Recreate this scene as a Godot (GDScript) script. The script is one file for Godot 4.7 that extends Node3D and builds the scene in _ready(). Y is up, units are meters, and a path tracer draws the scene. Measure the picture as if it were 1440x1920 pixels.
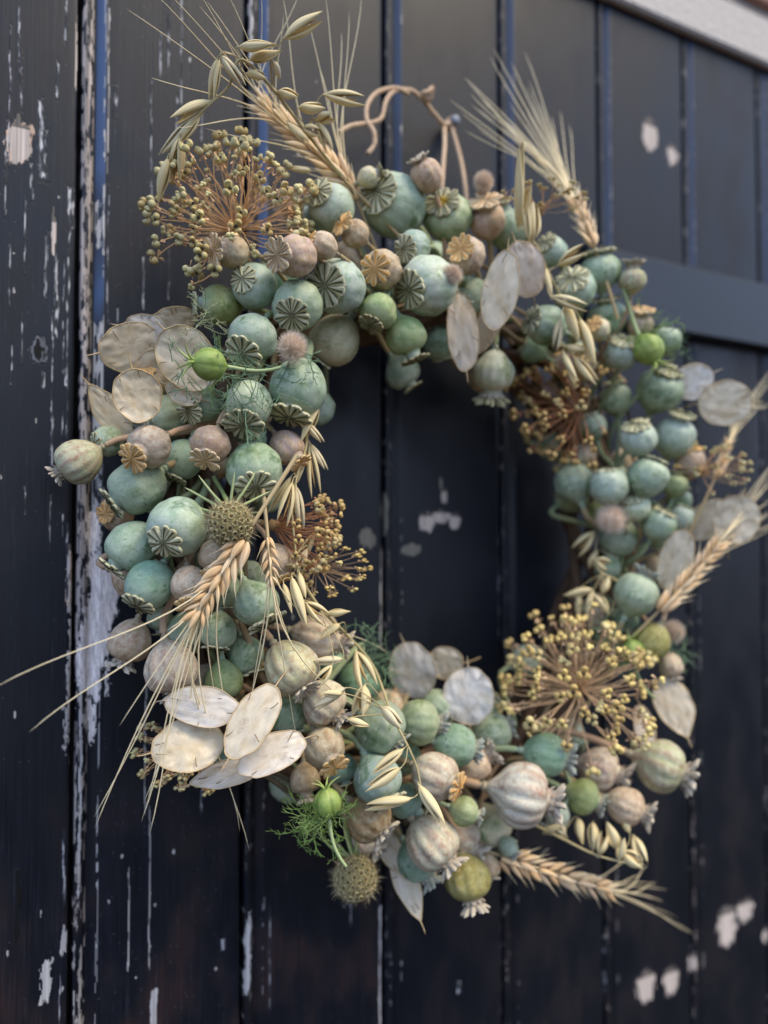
extends Node3D
# A dried poppy-head wreath on an old black plank door. Units are metres, y is up, the door's face is the plane z = 0.
# Rows that place things on the wreath are in millimetres from its centre on the door.

const CENTRE := Vector3(0.285, 1.398, 0.0)
const PITCH := 0.110          # width of a door board
const SEAM0 := 0.0544         # x of the board joint left of the wreath
var rng := RandomNumberGenerator.new()
var n1 := FastNoiseLite.new()
var n2 := FastNoiseLite.new()
var n3 := FastNoiseLite.new()
var wreath: Node3D
var mats := {}
var spike_meshes := []
var floret_meshes := {}
var grain_meshes := []
var chips := []
var patches := []

# ---------------------------------------------------------------- mesh helpers
class MB:
	var v := PackedVector3Array()
	var n := PackedVector3Array()
	var c := PackedColorArray()
	var t := PackedVector2Array()
	var ix := PackedInt32Array()

	func grid(p: PackedVector3Array, col: PackedColorArray, rows: int, cols: int, wrap: bool, uv := PackedVector2Array()) -> void:
		var b := v.size()
		v.append_array(p)
		c.append_array(col)
		if uv.size():
			t.append_array(uv)
		else:
			var z := PackedVector2Array()
			z.resize(p.size())
			t.append_array(z)
		var nn := PackedVector3Array()
		nn.resize(p.size())
		for i in rows:
			var i0 := maxi(i - 1, 0) * cols
			var i1 := mini(i + 1, rows - 1) * cols
			for j in cols:
				var j0 := (j - 1 + cols) % cols if wrap else maxi(j - 1, 0)
				var j1 := (j + 1) % cols if wrap else mini(j + 1, cols - 1)
				var q := (p[i1 + j] - p[i0 + j]).cross(p[i * cols + j1] - p[i * cols + j0])
				nn[i * cols + j] = q.normalized() if q.length_squared() > 1e-20 else Vector3.UP
		n.append_array(nn)
		for i in rows - 1:
			for j in (cols if wrap else cols - 1):
				var k := (j + 1) % cols
				var a := b + i * cols + j
				var d := b + i * cols + k
				var e := a + cols
				var f := d + cols
				ix.append_array(PackedInt32Array([a, d, e, d, f, e]))

	# a bent tube: radii and colours run along the points
	func tube(pts: PackedVector3Array, rad: Array, sides: int, ca: Color, cb: Color, tip := false) -> void:
		var m := pts.size()
		var p := PackedVector3Array()
		var col := PackedColorArray()
		var side := Vector3.ZERO
		for i in m:
			var d := (pts[mini(i + 1, m - 1)] - pts[maxi(i - 1, 0)]).normalized()
			if i == 0:
				side = d.cross(Vector3.UP if absf(d.y) < 0.9 else Vector3.RIGHT).normalized()
			else:
				side = (side - d * side.dot(d)).normalized()
			var o := d.cross(side)
			var f := float(i) / (m - 1)
			var r: float = lerpf(rad[0], rad[1], f)
			if tip and i == m - 1:
				r *= 0.1
			for j in sides:
				var a := TAU * j / sides
				p.append(pts[i] + side * cos(a) * r - o * sin(a) * r)
				col.append(ca.lerp(cb, f))
		grid(p, col, m, sides, true)

	func tri(a: Vector3, b: Vector3, d: Vector3, col: Color) -> void:
		var q := (d - a).cross(b - a).normalized()
		var s := v.size()
		v.append_array(PackedVector3Array([a, b, d]))
		n.append_array(PackedVector3Array([q, q, q]))
		c.append_array(PackedColorArray([col, col, col]))
		t.append_array(PackedVector2Array([Vector2.ZERO, Vector2.ZERO, Vector2.ZERO]))
		ix.append_array(PackedInt32Array([s, s + 1, s + 2]))

	func mesh() -> ArrayMesh:
		var a := []
		a.resize(Mesh.ARRAY_MAX)
		a[Mesh.ARRAY_VERTEX] = v
		a[Mesh.ARRAY_NORMAL] = n
		a[Mesh.ARRAY_COLOR] = c
		a[Mesh.ARRAY_TEX_UV] = t
		a[Mesh.ARRAY_INDEX] = ix
		var m := ArrayMesh.new()
		m.add_surface_from_arrays(Mesh.PRIMITIVE_TRIANGLES, a)
		return m

func put(called: String, m: Mesh, mat: Material, parent: Node) -> MeshInstance3D:
	var o := MeshInstance3D.new()
	o.name = called if not parent.has_node(NodePath(called)) else numbered(called, parent)
	o.mesh = m
	o.material_override = mat
	parent.add_child(o, true)
	return o

func numbered(called: String, parent: Node) -> String:
	var key := "count_" + called
	var k: int = parent.get_meta(key) + 1 if parent.has_meta(key) else 1
	parent.set_meta(key, k)
	return "%s_%03d" % [called, k]

func tag(o: Node, label := "", category := "", group := "", kind := "") -> void:
	if label: o.set_meta("label", label)
	if category: o.set_meta("category", category)
	if group: o.set_meta("group", group)
	if kind: o.set_meta("kind", kind)

func at(x: float, y: float, z: float) -> Vector3:
	return Vector3(x, y, z) * 0.001

func facing(y: Vector3, roll := 0.0) -> Basis:   # a basis whose y axis is the given direction
	var up := y.normalized()
	var x := up.cross(Vector3.FORWARD if absf(up.z) < 0.9 else Vector3.UP).normalized()
	return Basis(x, up, x.cross(up)).rotated(up, roll)

func curve(p0: Vector3, p1: Vector3, p2: Vector3, p3: Vector3, k: int) -> PackedVector3Array:
	var o := PackedVector3Array()
	for i in k + 1:
		o.append(p0.bezier_interpolate(p1, p2, p3, float(i) / k))
	return o

func spline(pts: Array, k: int) -> PackedVector3Array:
	var o := PackedVector3Array()
	for i in pts.size() - 1:
		var a: Vector3 = pts[maxi(i - 1, 0)]
		var b: Vector3 = pts[i]
		var d: Vector3 = pts[i + 1]
		var e: Vector3 = pts[mini(i + 2, pts.size() - 1)]
		for j in k:
			o.append(b.cubic_interpolate(d, a, e, float(j) / k))
	o.append(pts[-1])
	return o

func lin(r: float, g: float, b: float) -> Color:
	return Color(r, g, b)

func vcol(rough: float, spec := 0.5, bump := 0.0, scale := 60.0) -> StandardMaterial3D:
	var m := StandardMaterial3D.new()
	m.vertex_color_use_as_albedo = true
	m.roughness = rough
	m.metallic_specular = spec
	if bump > 0.0:
		m.heightmap_enabled = true
		m.heightmap_texture = mats["grain_tex"]
		m.heightmap_scale = bump
		m.uv1_triplanar = true
		m.uv1_scale = Vector3.ONE * scale
	return m

# ---------------------------------------------------------------- poppy pods
const POD := {   # main, patch, spot colour; ribs; share of patches
	"green": [Color(.300,.375,0.244), Color(.120,.195,0.083), Color(.45,.52,0.386), .020, .10],
	"blue": [Color(.345,.430,0.331), Color(.125,.205,0.110), Color(.50,.56,0.469), .016, .05],
	"pale": [Color(.44,.49,0.359), Color(.20,.29,0.138), Color(.59,.62,0.506), .020, .0],
	"teal": [Color(.200,.315,0.207), Color(.080,.160,0.078), Color(.38,.47,0.377), .018, .08],
	"lime": [Color(.285,.35,.145), Color(.38,.42,.24), Color(.44,.50,.29), .018, .02],
	"olive": [Color(.26,.30,.085), Color(.15,.20,.04), Color(.37,.42,.24), .014, .06],
	"olivegreen": [Color(.29,.35,0.179), Color(.15,.21,0.060), Color(.44,.48,0.313), .026, .02],
	"oliveyellow": [Color(.46,.41,.14), Color(.34,.31,.07), Color(.53,.48,.24), .038, .10],
	"cream": [Color(.54,.51,.34), Color(.25,.31,.13), Color(.64,.54,.38), .018, .06],
	"pink": [Color(.72,0.578,0.407), Color(.56,0.399,0.272), Color(.78,0.683,0.514), .030, .15],
	"mauve": [Color(.57,0.410,0.320), Color(.63,0.462,0.252), Color(.70,0.588,0.475), .036, .02],
	"tan": [Color(.68,0.536,0.339), Color(.48,0.326,0.175), Color(.76,0.672,0.475), .032, .12],
	"white": [Color(.72,0.640,0.446), Color(.53,0.367,0.272), Color(.80,0.756,0.563), .050, .05],
	"striped": [Color(.60,0.598,0.330), Color(.47,0.347,0.262), Color(.68,0.693,0.485), .042, .12],
	"brown": [Color(.50,0.336,0.136), Color(.34,0.200,0.073), Color(.63,0.546,0.330), .050, .05],
}
const PROFILE := [[.105,-1.42],[.11,-1.30],[.17,-1.235],[.15,-1.16],[.20,-1.07],[.46,-.92],[.76,-.66],[.95,-.32],[1.0,.02],[.955,.34],[.80,.64],[.60,.82],[.44,.90]]

func pod(kind: String, crown: String, x: float, y: float, z: float, r: float, ax: float, ay: float, az: float, k: float, cr: float, rays: int) -> void:
	var f: Array = POD[kind]
	var dried: bool = kind in ["pink", "mauve", "tan", "white", "brown", "striped", "oliveyellow"]
	var main: Color = f[0]
	var patch: Color = f[1]
	var spot: Color = f[2]
	main = main.lerp(Color(main.v, main.v, main.v) * 0.9, rng.randf_range(0.0, 0.18)) * rng.randf_range(0.86, 1.1)
	main = main * (1.0 if dried else 1.10)
	main = Color(main.r * rng.randf_range(.92, 1.08), main.g, main.b * rng.randf_range(.9, 1.1))
	var squash := rng.randf_range(-.12, .06)
	var barrel := rng.randf_range(.3, 1.0) if dried else rng.randf_range(-.2, .55)
	var pts := []
	for q in PROFILE:
		pts.append(Vector3(q[0], q[1] * (1.0 + squash) if q[1] > -1.0 else q[1], 0))
	var neck := cr * (.44 if crown == "star" else .56)
	pts[9].x += .035 * barrel; pts[10].x += .075 * barrel; pts[11].x += .06 * barrel
	pts[7].x -= .03 * barrel; pts[6].x -= .04 * barrel
	pts[-1].x = lerpf(pts[-1].x, neck + .06, .6)
	if kind in ["cream", "lime"] and crown == "frill":
		pts[6].x -= .06
	pts.append(Vector3(neck, k - .05, 0))
	pts.append(Vector3(neck * 1.02, k + .01, 0))
	var prof := spline(pts, 4 if r > 13.0 else 3)
	var rows := prof.size()
	var segs := 72 if r > 13.0 else 48
	var seed_at := Vector3(rng.randf() * 90, rng.randf() * 90, rng.randf() * 90)
	var lean := Vector3(rng.randf_range(-.06, .06), 0, rng.randf_range(-.06, .06))
	var rub := Vector3(rng.randf_range(-1, 1), rng.randf_range(-.6, .6), rng.randf_range(-1, 1)).normalized()
	var p := PackedVector3Array()
	var col := PackedColorArray()
	p.resize(rows * segs)
	col.resize(rows * segs)
	var inset: float = f[3]
	for i in rows:
		var pr := prof[i]
		var belly := clampf(1.0 - absf(pr.y) * .95, 0.0, 1.0)
		belly = sqrt(belly)
		for j in segs:
			var a := TAU * j / segs
			var dirv := Vector3(cos(a) * pr.x, pr.y, sin(a) * pr.x)
			var s := seed_at + dirv * 1.1
			var wob := n1.get_noise_3dv(s * 9.0)
			var cosr := cos(a * rays)
			var rib := inset * (absf(cos(a * rays * .5)) * 2.0 - 1.2) * belly
			if dried:
				rib += n2.get_noise_3d(s.x * 40, s.y * 12, s.z * 40) * .02 * belly
			var rr := pr.x * (1.0 + rib + wob * .11 * belly)
			p[i * segs + j] = Vector3(cos(a) * rr, pr.y, sin(a) * rr) + lean * maxf(0.0, pr.y) * .3
			var na := n1.get_noise_3dv(s * 17.0 + Vector3(7, 3, 1))
			var nb := n2.get_noise_3dv(s * 60.0)
			var nc := n3.get_noise_3dv(s * 34.0)
			var cc := main
			if dried:
				# dried skin: streaks along the ribs, blush and stains
				var st := n2.get_noise_3d(cos(a) * 60 + seed_at.x, pr.y * 9, sin(a) * 60 + seed_at.z)
				cc = cc.lerp(patch, clampf(.36 + cosr * (.36 if kind == "striped" else (.20 if kind == "white" else .15)) + st * .65 + na * .5, 0, 1))
				cc = cc.lerp(spot, clampf(nb * 1.2 + .10 - absf(pr.y) * .1, 0, .8))
				if nc > .60:
					cc = cc.lerp(patch * .6, clampf((nc - .60) * 6.0, 0, .6))
			else:
				# waxy bloom, rubbed through to the green below in ragged patches and scratches
				cc = cc.lerp(spot, clampf(na * .9 + .12 + cosr * .05, 0, .7))
				var th: float = f[4]
				var worn := na * .80 + n1.get_noise_3dv(s * 95.0) * .42 + maxf(0.0, dirv.normalized().dot(rub) - .35) * .62
				cc = cc.lerp(patch, smoothstep(.40 - th, .50 - th, worn) * (.70 + nb * .5))
				cc = cc * (1.0 + n2.get_noise_3dv(s * 130.0) * .12)
				cc = cc.lerp(spot * 1.05, clampf(pr.y * 1.1 - .25, 0, .6))
			if pr.y < -.95:
				cc = cc.lerp(Color(.42, .37, .25) if dried else Color(.33, .40, .30), clampf((-.95 - pr.y) * 5.0, 0, .85))
			if pr.y > .74:
				cc = cc.lerp(Color(.50, .44, .35) if dried else Color(.40, .47, .43), clampf((pr.y - .74) * 2.6, 0, .75))
			col[i * segs + j] = cc
	var mb := MB.new()
	mb.grid(p, col, rows, segs, true)
	var o := put("poppy_pod", mb.mesh(), mats["dry_pod"] if dried else mats["pod"], wreath)
	var axis := Vector3(ax, ay, az).normalized()
	var radius := r * .001
	o.transform = Transform3D(facing(axis, rng.randf() * TAU).scaled(Vector3.ONE * radius), at(x, y, z))
	tag(o, pod_words(kind, crown))
	var c := put("crown", crown_mesh(crown, kind, cr, rays, k, dried), mats["crown"], o)
	c.position = Vector3(0, k, 0)
	# stalk, in the wreath's own axes, as a piece of the pod
	var foot := at(x, y, z) - axis * radius * 1.38
	var ringed := Vector3(foot.x, foot.y, 0)
	ringed = (ringed.normalized() if ringed.length() > .001 else Vector3.UP) * .165
	var along := ringed.normalized().cross(Vector3.BACK)
	if along.dot(axis) > 0:
		along = -along
	var sunk := ringed + along * .045
	sunk.z = .052 + rng.randf_range(-.012, .012)
	var st_col := Color(.40, .27, .17) if dried else Color(.26, .31, .17)
	if rng.randf() < .3: st_col = Color(.34, .26, .14)
	var sb := MB.new()
	sb.tube(curve(foot, foot - axis * .022, sunk - along * .03 + Vector3(0, 0, .012), sunk, 10), [radius * .125 + .0003, radius * .10 + .0006], 9, st_col * 1.15, st_col * .8)
	var s_o := put("stem", sb.mesh(), mats["stem"], o)
	s_o.transform = o.transform.affine_inverse()

func pod_words(kind: String, crown: String) -> String:
	var a: String = {"green": "glaucous green poppy pod with rubbed patches", "blue": "blue-green poppy pod with a waxy bloom", "pale": "pale mint poppy pod", "teal": "speckled teal poppy pod", "lime": "fresh lime green poppy pod", "olive": "smooth olive green poppy pod", "olivegreen": "soft sage green poppy pod", "oliveyellow": "ribbed olive yellow poppy pod", "cream": "pale cream green poppy pod", "pink": "dried pinkish tan poppy pod", "mauve": "dried mauve brown poppy pod", "tan": "dried tan poppy pod", "white": "ribbed off-white poppy pod with pink blush", "striped": "striped cream and mauve poppy pod", "brown": "ribbed brown poppy pod"}[kind]
	var b: String = {"star": " with a dark green rayed crown", "fan": " with an orange rayed crown", "frill": " with a pale toothed crown", "yellow": " with a cream and yellow rayed crown"}[crown]
	return a + b

func crown_mesh(style: String, kind: String, cr: float, rays: int, k: float, dried: bool) -> ArrayMesh:
	var mb := MB.new()
	var per := 12
	if style == "frill": cr *= 1.12
	var segs := rays * per
	var cut: float = {"star": .20, "fan": .30, "frill": .46, "yellow": .24}[style]
	cut *= rng.randf_range(.8, 1.25)
	var dark: Color = {"star": Color(.060, .066, .022), "fan": Color(.68, .31, .06), "frill": Color(.50, .42, .30), "yellow": Color(.20, .20, .08)}[style]
	var pale: Color = {"star": Color(.74, .71, .46), "fan": Color(.92, .66, .33), "frill": Color(.74, .65, .50), "yellow": Color(.56, .53, .36)}[style]
	var groove: Color = {"star": Color(.055, .062, .030), "fan": Color(.33, .14, .04), "frill": Color(.38, .29, .19), "yellow": Color(.33, .35, .22)}[style]
	if style == "star" and kind == "lime":
		dark = Color(.20, .21, .08); pale = Color(.44, .40, .24)
	if style == "frill" and not dried:
		pale = Color(.52, .55, .46) if kind != "cream" else Color(.50, .48, .28)
		dark = Color(.36, .40, .30)
	if style == "fan" and rng.randf() < .35:
		pale = Color(.88, .71, .47); dark = Color(.62, .36, .13)
	var tone := rng.randf_range(.85, 1.12)
	var droop := rng.randf_range(-.10, .02) if style != "frill" else rng.randf_range(.15, .5)
	if style == "fan": droop = rng.randf_range(-.12, .16)
	var off := rng.randf() * 50.0
	var radii := [.02, .12, .25, .38, .52, .66, .80, .90, .97, 1.0, .97, .86, .66, .45, .40]
	var p := PackedVector3Array()
	var col := PackedColorArray()
	for i in radii.size():
		var q: float = radii[i]
		var under := i > 9
		for j in segs:
			var lobe := j / per
			var psi := (float(j % per) / per) * 2.0 - 1.0      # -1..1 across a lobe
			var ap := absf(psi)
			var a := TAU * j / segs + .10 * sin(lobe * 2.4 + off) * q
			var lob := n1.get_noise_2d(lobe * 13.7 + off, 3.0)
			var edge := 1.0 - cut * pow(ap, 2.2) * (1.0 + lob) + lob * .10
			var rho := q * lerpf(1.0, edge, smoothstep(.25, 1.0, q))
			var ridge := exp(-pow(ap / .26, 2.0)) * smoothstep(.0, .2, q) * smoothstep(1.04, .85, q)
			var valley := smoothstep(.62, 1.0, ap) * smoothstep(.12, .5, q)
			var h := droop * q * q + lob * .12 * q * q
			if style == "frill":
				h = droop * q * q * (1.0 - ap * .3) + lob * .2 * q * q
			h += ridge * .085 - valley * .11 + smoothstep(.35, .62, ap) * smoothstep(.95, .7, ap) * .04 * q
			h += .05 * (1.0 - q)
			if under: h = droop * q * q + lob * .12 * q * q - .10 - (.97 - q) * .10
			p.append(Vector3(cos(a) * rho * cr, h * cr, sin(a) * rho * cr))
			var cc := pale
			cc = cc.lerp(dark, exp(-pow(ap / .30, 4.0)) * smoothstep(.0, .1, q) * smoothstep(1.02, .90, q))
			cc = cc.lerp(groove, smoothstep(.80, 1.0, ap) * smoothstep(1.04, .8, q) * .9)
			if style == "star":
				cc = cc.lerp(dark, smoothstep(.30, .05, q) * .5)
			if style == "yellow": cc = cc.lerp(Color(.55, .38, .05), smoothstep(.5, .12, q))
			cc = cc.lerp(pale, smoothstep(.90, 1.0, q) * .7)
			cc = cc * tone * (1.0 + n2.get_noise_2d(j * 3.1 + off, i * 9.0) * .22)
			if under: cc = (pale * .85).lerp(groove, .12)
			col.append(cc)
	mb.grid(p, col, radii.size(), segs, true)
	if dried or style == "frill":
		# the open pores under the crown leave a ring of small curled teeth
		p = PackedVector3Array()
		col = PackedColorArray()
		var base := cr * .50
		for i in 4:
			var q := i / 3.0
			for j in rays * 8:
				var psi := absf(float(j % 8) / 4.0 - 1.0)
				var a := TAU * (j + 4) / (rays * 8.0)
				var spike := (1.0 - psi * psi) * q
				var rad := base + (.10 + .10 * spike) * q
				p.append(Vector3(cos(a) * rad, -.17 - .06 * (1.0 - q) + spike * .13, sin(a) * rad))
				col.append(Color(.55, .48, .38).lerp(Color(.30, .22, .14), .5 * (1.0 - q)) * tone)
		mb.grid(p, col, 4, rays * 8, true)
	return mb.mesh()

# ---------------------------------------------------------------- honesty, oats, barley, allium
func skin_texture(dry: bool) -> ImageTexture:   # what the skin is like close up: waxy bloom with scratches and specks, or dry veined husk
	var w := 640
	var layers := []
	for q in [[31, .012], [32, .05], [33, .022], [34, .16], [35, .014]]:
		var n := FastNoiseLite.new()
		n.seed = q[0] + (50 if dry else 0)
		n.frequency = q[1]
		n.fractal_octaves = 4
		var im := n.get_seamless_image(w, w, false, false, .12, true)
		im.convert(Image.FORMAT_L8)
		layers.append(im.get_data())
	var out := PackedByteArray()
	out.resize(w * w * 3)
	var la: PackedByteArray = layers[0]
	var lb: PackedByteArray = layers[1]
	var lc: PackedByteArray = layers[2]
	var ld: PackedByteArray = layers[3]
	var le: PackedByteArray = layers[4]
	for i in w * w:
		var a := la[i] / 255.0
		var b := lb[i] / 255.0
		var c := lc[i] / 255.0
		var d := ld[i] / 255.0
		var e := le[i] / 255.0
		var k := (.90 if dry else .97) + (b - .5) * .16 + (d - .5) * .12
		var r := k
		var g := k
		var bl := k
		if dry:
			var vein := clampf(1.0 - absf(c - .5) * 26.0, 0.0, 1.0) * clampf((e - .35) * 4.0, 0.0, 1.0)
			k -= vein * .22
			r = k; g = k * (1.0 - vein * .10); bl = k * (1.0 - vein * .2)
			var st := clampf((a + b * .35 - .82) * 7.0, 0.0, 1.0)
			r -= st * .10; g -= st * .19; bl -= st * .24
			if d > .80: r -= .16; g -= .19; bl -= .2
		else:
			# scratches: thin curved lines where the bloom is scraped off
			var s1 := clampf(1.0 - absf(c - .5) * 44.0, 0.0, 1.0) * clampf((e - .48) * 6.0, 0.0, 1.0)
			var s2 := clampf(1.0 - absf(a - .47) * 60.0, 0.0, 1.0) * clampf((.50 - e) * 7.0, 0.0, 1.0)
			var rub := clampf((a * .62 + b * .38 - .585) * 26.0, 0.0, 1.0) * clampf((d - .2) * 2.5, .3, 1.0)
			var m := maxf(maxf(s1, s2) * .85, rub * .6)
			r = lerpf(k, k * .54, m); g = lerpf(k, k * .70, m); bl = lerpf(k, k * .50, m)
			var fr := clampf((e - .58) * 5.0, 0.0, 1.0) * (1.0 - m)
			r += fr * .14; g += fr * .12; bl += fr * .13
			if d > .83 and b > .5: r *= .45; g *= .45; bl *= .4
		out[i * 3] = clampi(int(r * 255.0), 0, 255)
		out[i * 3 + 1] = clampi(int(g * 255.0), 0, 255)
		out[i * 3 + 2] = clampi(int(bl * 255.0), 0, 255)
	return ImageTexture.create_from_image(Image.create_from_data(w, w, false, Image.FORMAT_RGB8, out))

func honesty(tone: String, x: float, y: float, z: float, a: float, b: float, ux: float, uy: float, uz: float, nx: float, ny: float, nz: float, pointed: int) -> void:
	var base: Color = {"cream": Color(.66, .575, .42), "pearl": Color(.63, .58, .50), "white": Color(.84, .81, .74), "pink": Color(.76, .65, .53), "grey": Color(.64, .56, .44)}[tone]
	base = base * rng.randf_range(.9, 1.08)
	var mb := MB.new()
	var rows := 13
	var segs := 56
	var p := PackedVector3Array()
	var col := PackedColorArray()
	var off := rng.randf() * 80.0
	var bend := rng.randf_range(-.16, .16)
	var twist := rng.randf_range(-.12, .12)
	var seeds := []
	for i in 5: seeds.append(Vector2(rng.randf_range(-.6, .6), rng.randf_range(-.55, .55)))
	var aa := a * .001
	var bb := b * .001
	for i in rows:
		var q := maxf(.01, float(i) / (rows - 1))
		for j in segs:
			var w := TAU * j / segs
			var e := pow(absf(cos(w)), 1.35) * signf(cos(w)) if false else cos(w)
			var u := Vector2(e, sin(w)) * q * (1.0 + n1.get_noise_2d(cos(w) * 20 + off, sin(w) * 20) * .07)
			if pointed == 1 and u.x > 0: u.y *= 1.0 - .55 * u.x * u.x * u.x
			if pointed == 1 and u.x > .6: u.x += (u.x - .6) * .3
			var wave := n1.get_noise_2d(u.x * 28 + off, u.y * 28) * .10 + n2.get_noise_2d(u.x * 40 + off, u.y * 40) * .03
			var h := (bend * u.x * u.x + twist * u.x * u.y + wave * q) * bb
			p.append(Vector3(u.x * aa, u.y * bb, h))
			var cc := base
			var vein := absf(n2.get_noise_2d(u.x * 30 + u.y * 18 + off, u.y * 60))
			cc = cc.lerp(base * Color(.80, .73, .62), clampf((.07 - vein) * 7.0, 0, .5))
			cc = cc.lerp(base * Color(1.12, 1.12, 1.14), clampf(n1.get_noise_2d(u.x * 30 + off, u.y * 30 + 9) * 1.3, 0, .8))
			cc = cc.lerp(base * Color(.84, .72, .52), clampf(n1.get_noise_2d(u.x * 22 - off, u.y * 22 + 30) * 1.1, 0, .5))
			for sd in seeds:
				var ds: float = (u - sd).length()
				cc = cc.lerp(base * Color(.60, .50, .38), smoothstep(.13, .07, ds) * smoothstep(.0, .07, ds) * .45)
			if q > .94: cc = cc.lerp(base * Color(.66, .54, .38), .55)
			col.append(cc)
	mb.grid(p, col, rows, segs, true)
	var o := put("honesty_disc", mb.mesh(), mats["paper"], wreath)
	var bx := Vector3(ux, uy, uz).normalized()
	var bz := Vector3(nx, ny, nz)
	bz = (bz - bx * bz.dot(bx)).normalized()
	o.transform = Transform3D(Basis(bx, bz.cross(bx), bz), at(x, y, z))
	tag(o, {"cream": "translucent cream honesty disc", "pearl": "pearly silver honesty disc", "white": "whitish round honesty disc", "pink": "pinkish cream honesty disc", "grey": "greyish honesty disc"}[tone])
	# rim, with its beak and stalk, and the thin seed threads
	var rb := MB.new()
	var edge := PackedVector3Array()
	for j in segs + 1: edge.append(p[(rows - 1) * segs + j % segs])
	var rc := base * Color(.80, .68, .50)
	rb.tube(edge, [.00030, .00030], 6, rc, rc)
	var tipw := p[(rows - 1) * segs]
	rb.tube(curve(tipw, tipw + Vector3(.003, .0004, 0), tipw + Vector3(.005, .0006, .0006), tipw + Vector3(.008, .0002, .001), 4), [.0005, .00022], 5, rc, rc * .9, true)
	var heel := p[(rows - 1) * segs + segs / 2]
	rb.tube(curve(heel, heel - Vector3(.004, 0, .001), heel - Vector3(.007, .001, .005), heel - Vector3(.010, .002, .016), 5), [.00034, .00045], 5, rc, Color(.36, .26, .15))
	put("rim", rb.mesh(), mats["stem"], o)
	var tb := MB.new()
	for i in 4:
		var w := TAU * (i + rng.randf()) / 4.0
		var q0 := Vector3(cos(w) * aa * .93, sin(w) * bb * .93, 0)
		if pointed == 1 and q0.x > 0: q0.y *= .6
		var inn := q0 * .72 + Vector3(rng.randf_range(-.001, .001), rng.randf_range(-.002, .002), 0)
		for zz in [bb * .06 + .0007]:
			tb.tube(curve(q0 + Vector3(0, 0, zz), q0.lerp(inn, .3) + Vector3(.0006, 0, zz), q0.lerp(inn, .7) + Vector3(0, .0006, zz), inn + Vector3(0, 0, zz), 5), [.00026, .00018], 4, Color(.22, .15, .08), Color(.15, .10, .05))
	put("seed_threads", tb.mesh(), mats["stem"], o)

func oat_stalk(which: String, pts: Array) -> MeshInstance3D:
	var mb := MB.new()
	mb.tube(spline(pts_m(pts), 8), [.0011, .0005], 6, Color(.40, .33, .16), Color(.48, .40, .20))
	var o := put("oat_spray", mb.mesh(), mats["straw"], wreath)
	tag(o, "straw coloured oat spray, " + which + " of the wreath")
	return o

func pts_m(pts: Array) -> Array:
	var o := []
	for q in pts: o.append(q * .001)
	return o

func husk(mb: MB, tilt: float, side: float, wide: float, long: float, ca: Color, cb: Color, off: float) -> void:
	var rows := 11
	var cols := 15
	var p := PackedVector3Array()
	var col := PackedColorArray()
	for i in rows:
		var v := float(i) / (rows - 1)
		var w := wide * pow(sin(PI * pow(clampf(v * .96 + .03, 0, 1), .72)), .85)
		if i == rows - 1: w = .004
		for j in cols:
			var u := float(j) / (cols - 1) * 2.0 - 1.0
			var a := u * 2.05
			var q := Vector3(sin(a) * w, v * long, side * (cos(a) * w * .72 + w * .12))
			q.z += side * sin(tilt) * v * long + side * .03 * sin(v * PI)
			q.x += .02 * sin(v * 5.0 + off)
			p.append(q)
			var stripe := .5 + .5 * cos(u * 18.0)
			col.append(ca.lerp(cb, clampf(stripe * .75 * sin(v * PI) + n2.get_noise_2d(u * 30 + off, v * 20) * .4, 0, 1)))
	if side < 0:
		var pr := PackedVector3Array()
		for i in rows:
			for j in cols: pr.append(p[i * cols + cols - 1 - j])
		p = pr
	mb.grid(p, col, rows, cols, false)

func make_spikelets() -> void:
	for k in 5:
		var mb := MB.new()
		var ca := Color(.62, .50, .25)
		var cb := Color(.86, .74, .44)
		if k == 3: ca = Color(.60, .50, .29); cb = Color(.80, .71, .48)
		var open := [.04, .10, .16, .06, .20][k] as float
		husk(mb, open, 1.0, .135, 1.0, ca, cb, k * 3.0)
		husk(mb, open, -1.0, .13, .93, ca * .95, cb * .95, k * 5.0 + 2.0)
		if k in [1, 2, 4]:
			husk(mb, .0, 1.0, .075, .80, Color(.44, .27, .08), Color(.56, .38, .16), k * 2.0)
		mb.tube(PackedVector3Array([Vector3(0, -.06, 0), Vector3(0, .03, 0)]), [.02, .03], 6, ca, ca)
		spike_meshes.append(mb.mesh())

func spikelet(o: MeshInstance3D, x: float, y: float, z: float, ax: float, ay: float, az: float, len: float, wide: float, sx: float, sy: float, sz: float) -> void:
	var s := put("spikelet", spike_meshes[rng.randi() % 5], mats["straw"], o)
	var axis := Vector3(ax, ay, az).normalized()
	var b := facing(axis, rng.randf() * TAU)
	var w := wide * .001 / .30
	s.transform = Transform3D(Basis(b.x * w, b.y * len * .001, b.z * w), at(x, y, z))
	var p0 := at(x, y, z)
	var p3 := at(sx, sy, sz)
	var mb := MB.new()
	mb.tube(curve(p0, p0 - axis * .006, p3.lerp(p0, .35) + Vector3(0, .002, .001), p3, 7), [.00028, .00035], 5, Color(.46, .38, .19), Color(.44, .36, .18))
	var t := put("stalk", mb.mesh(), mats["straw"], o)

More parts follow.
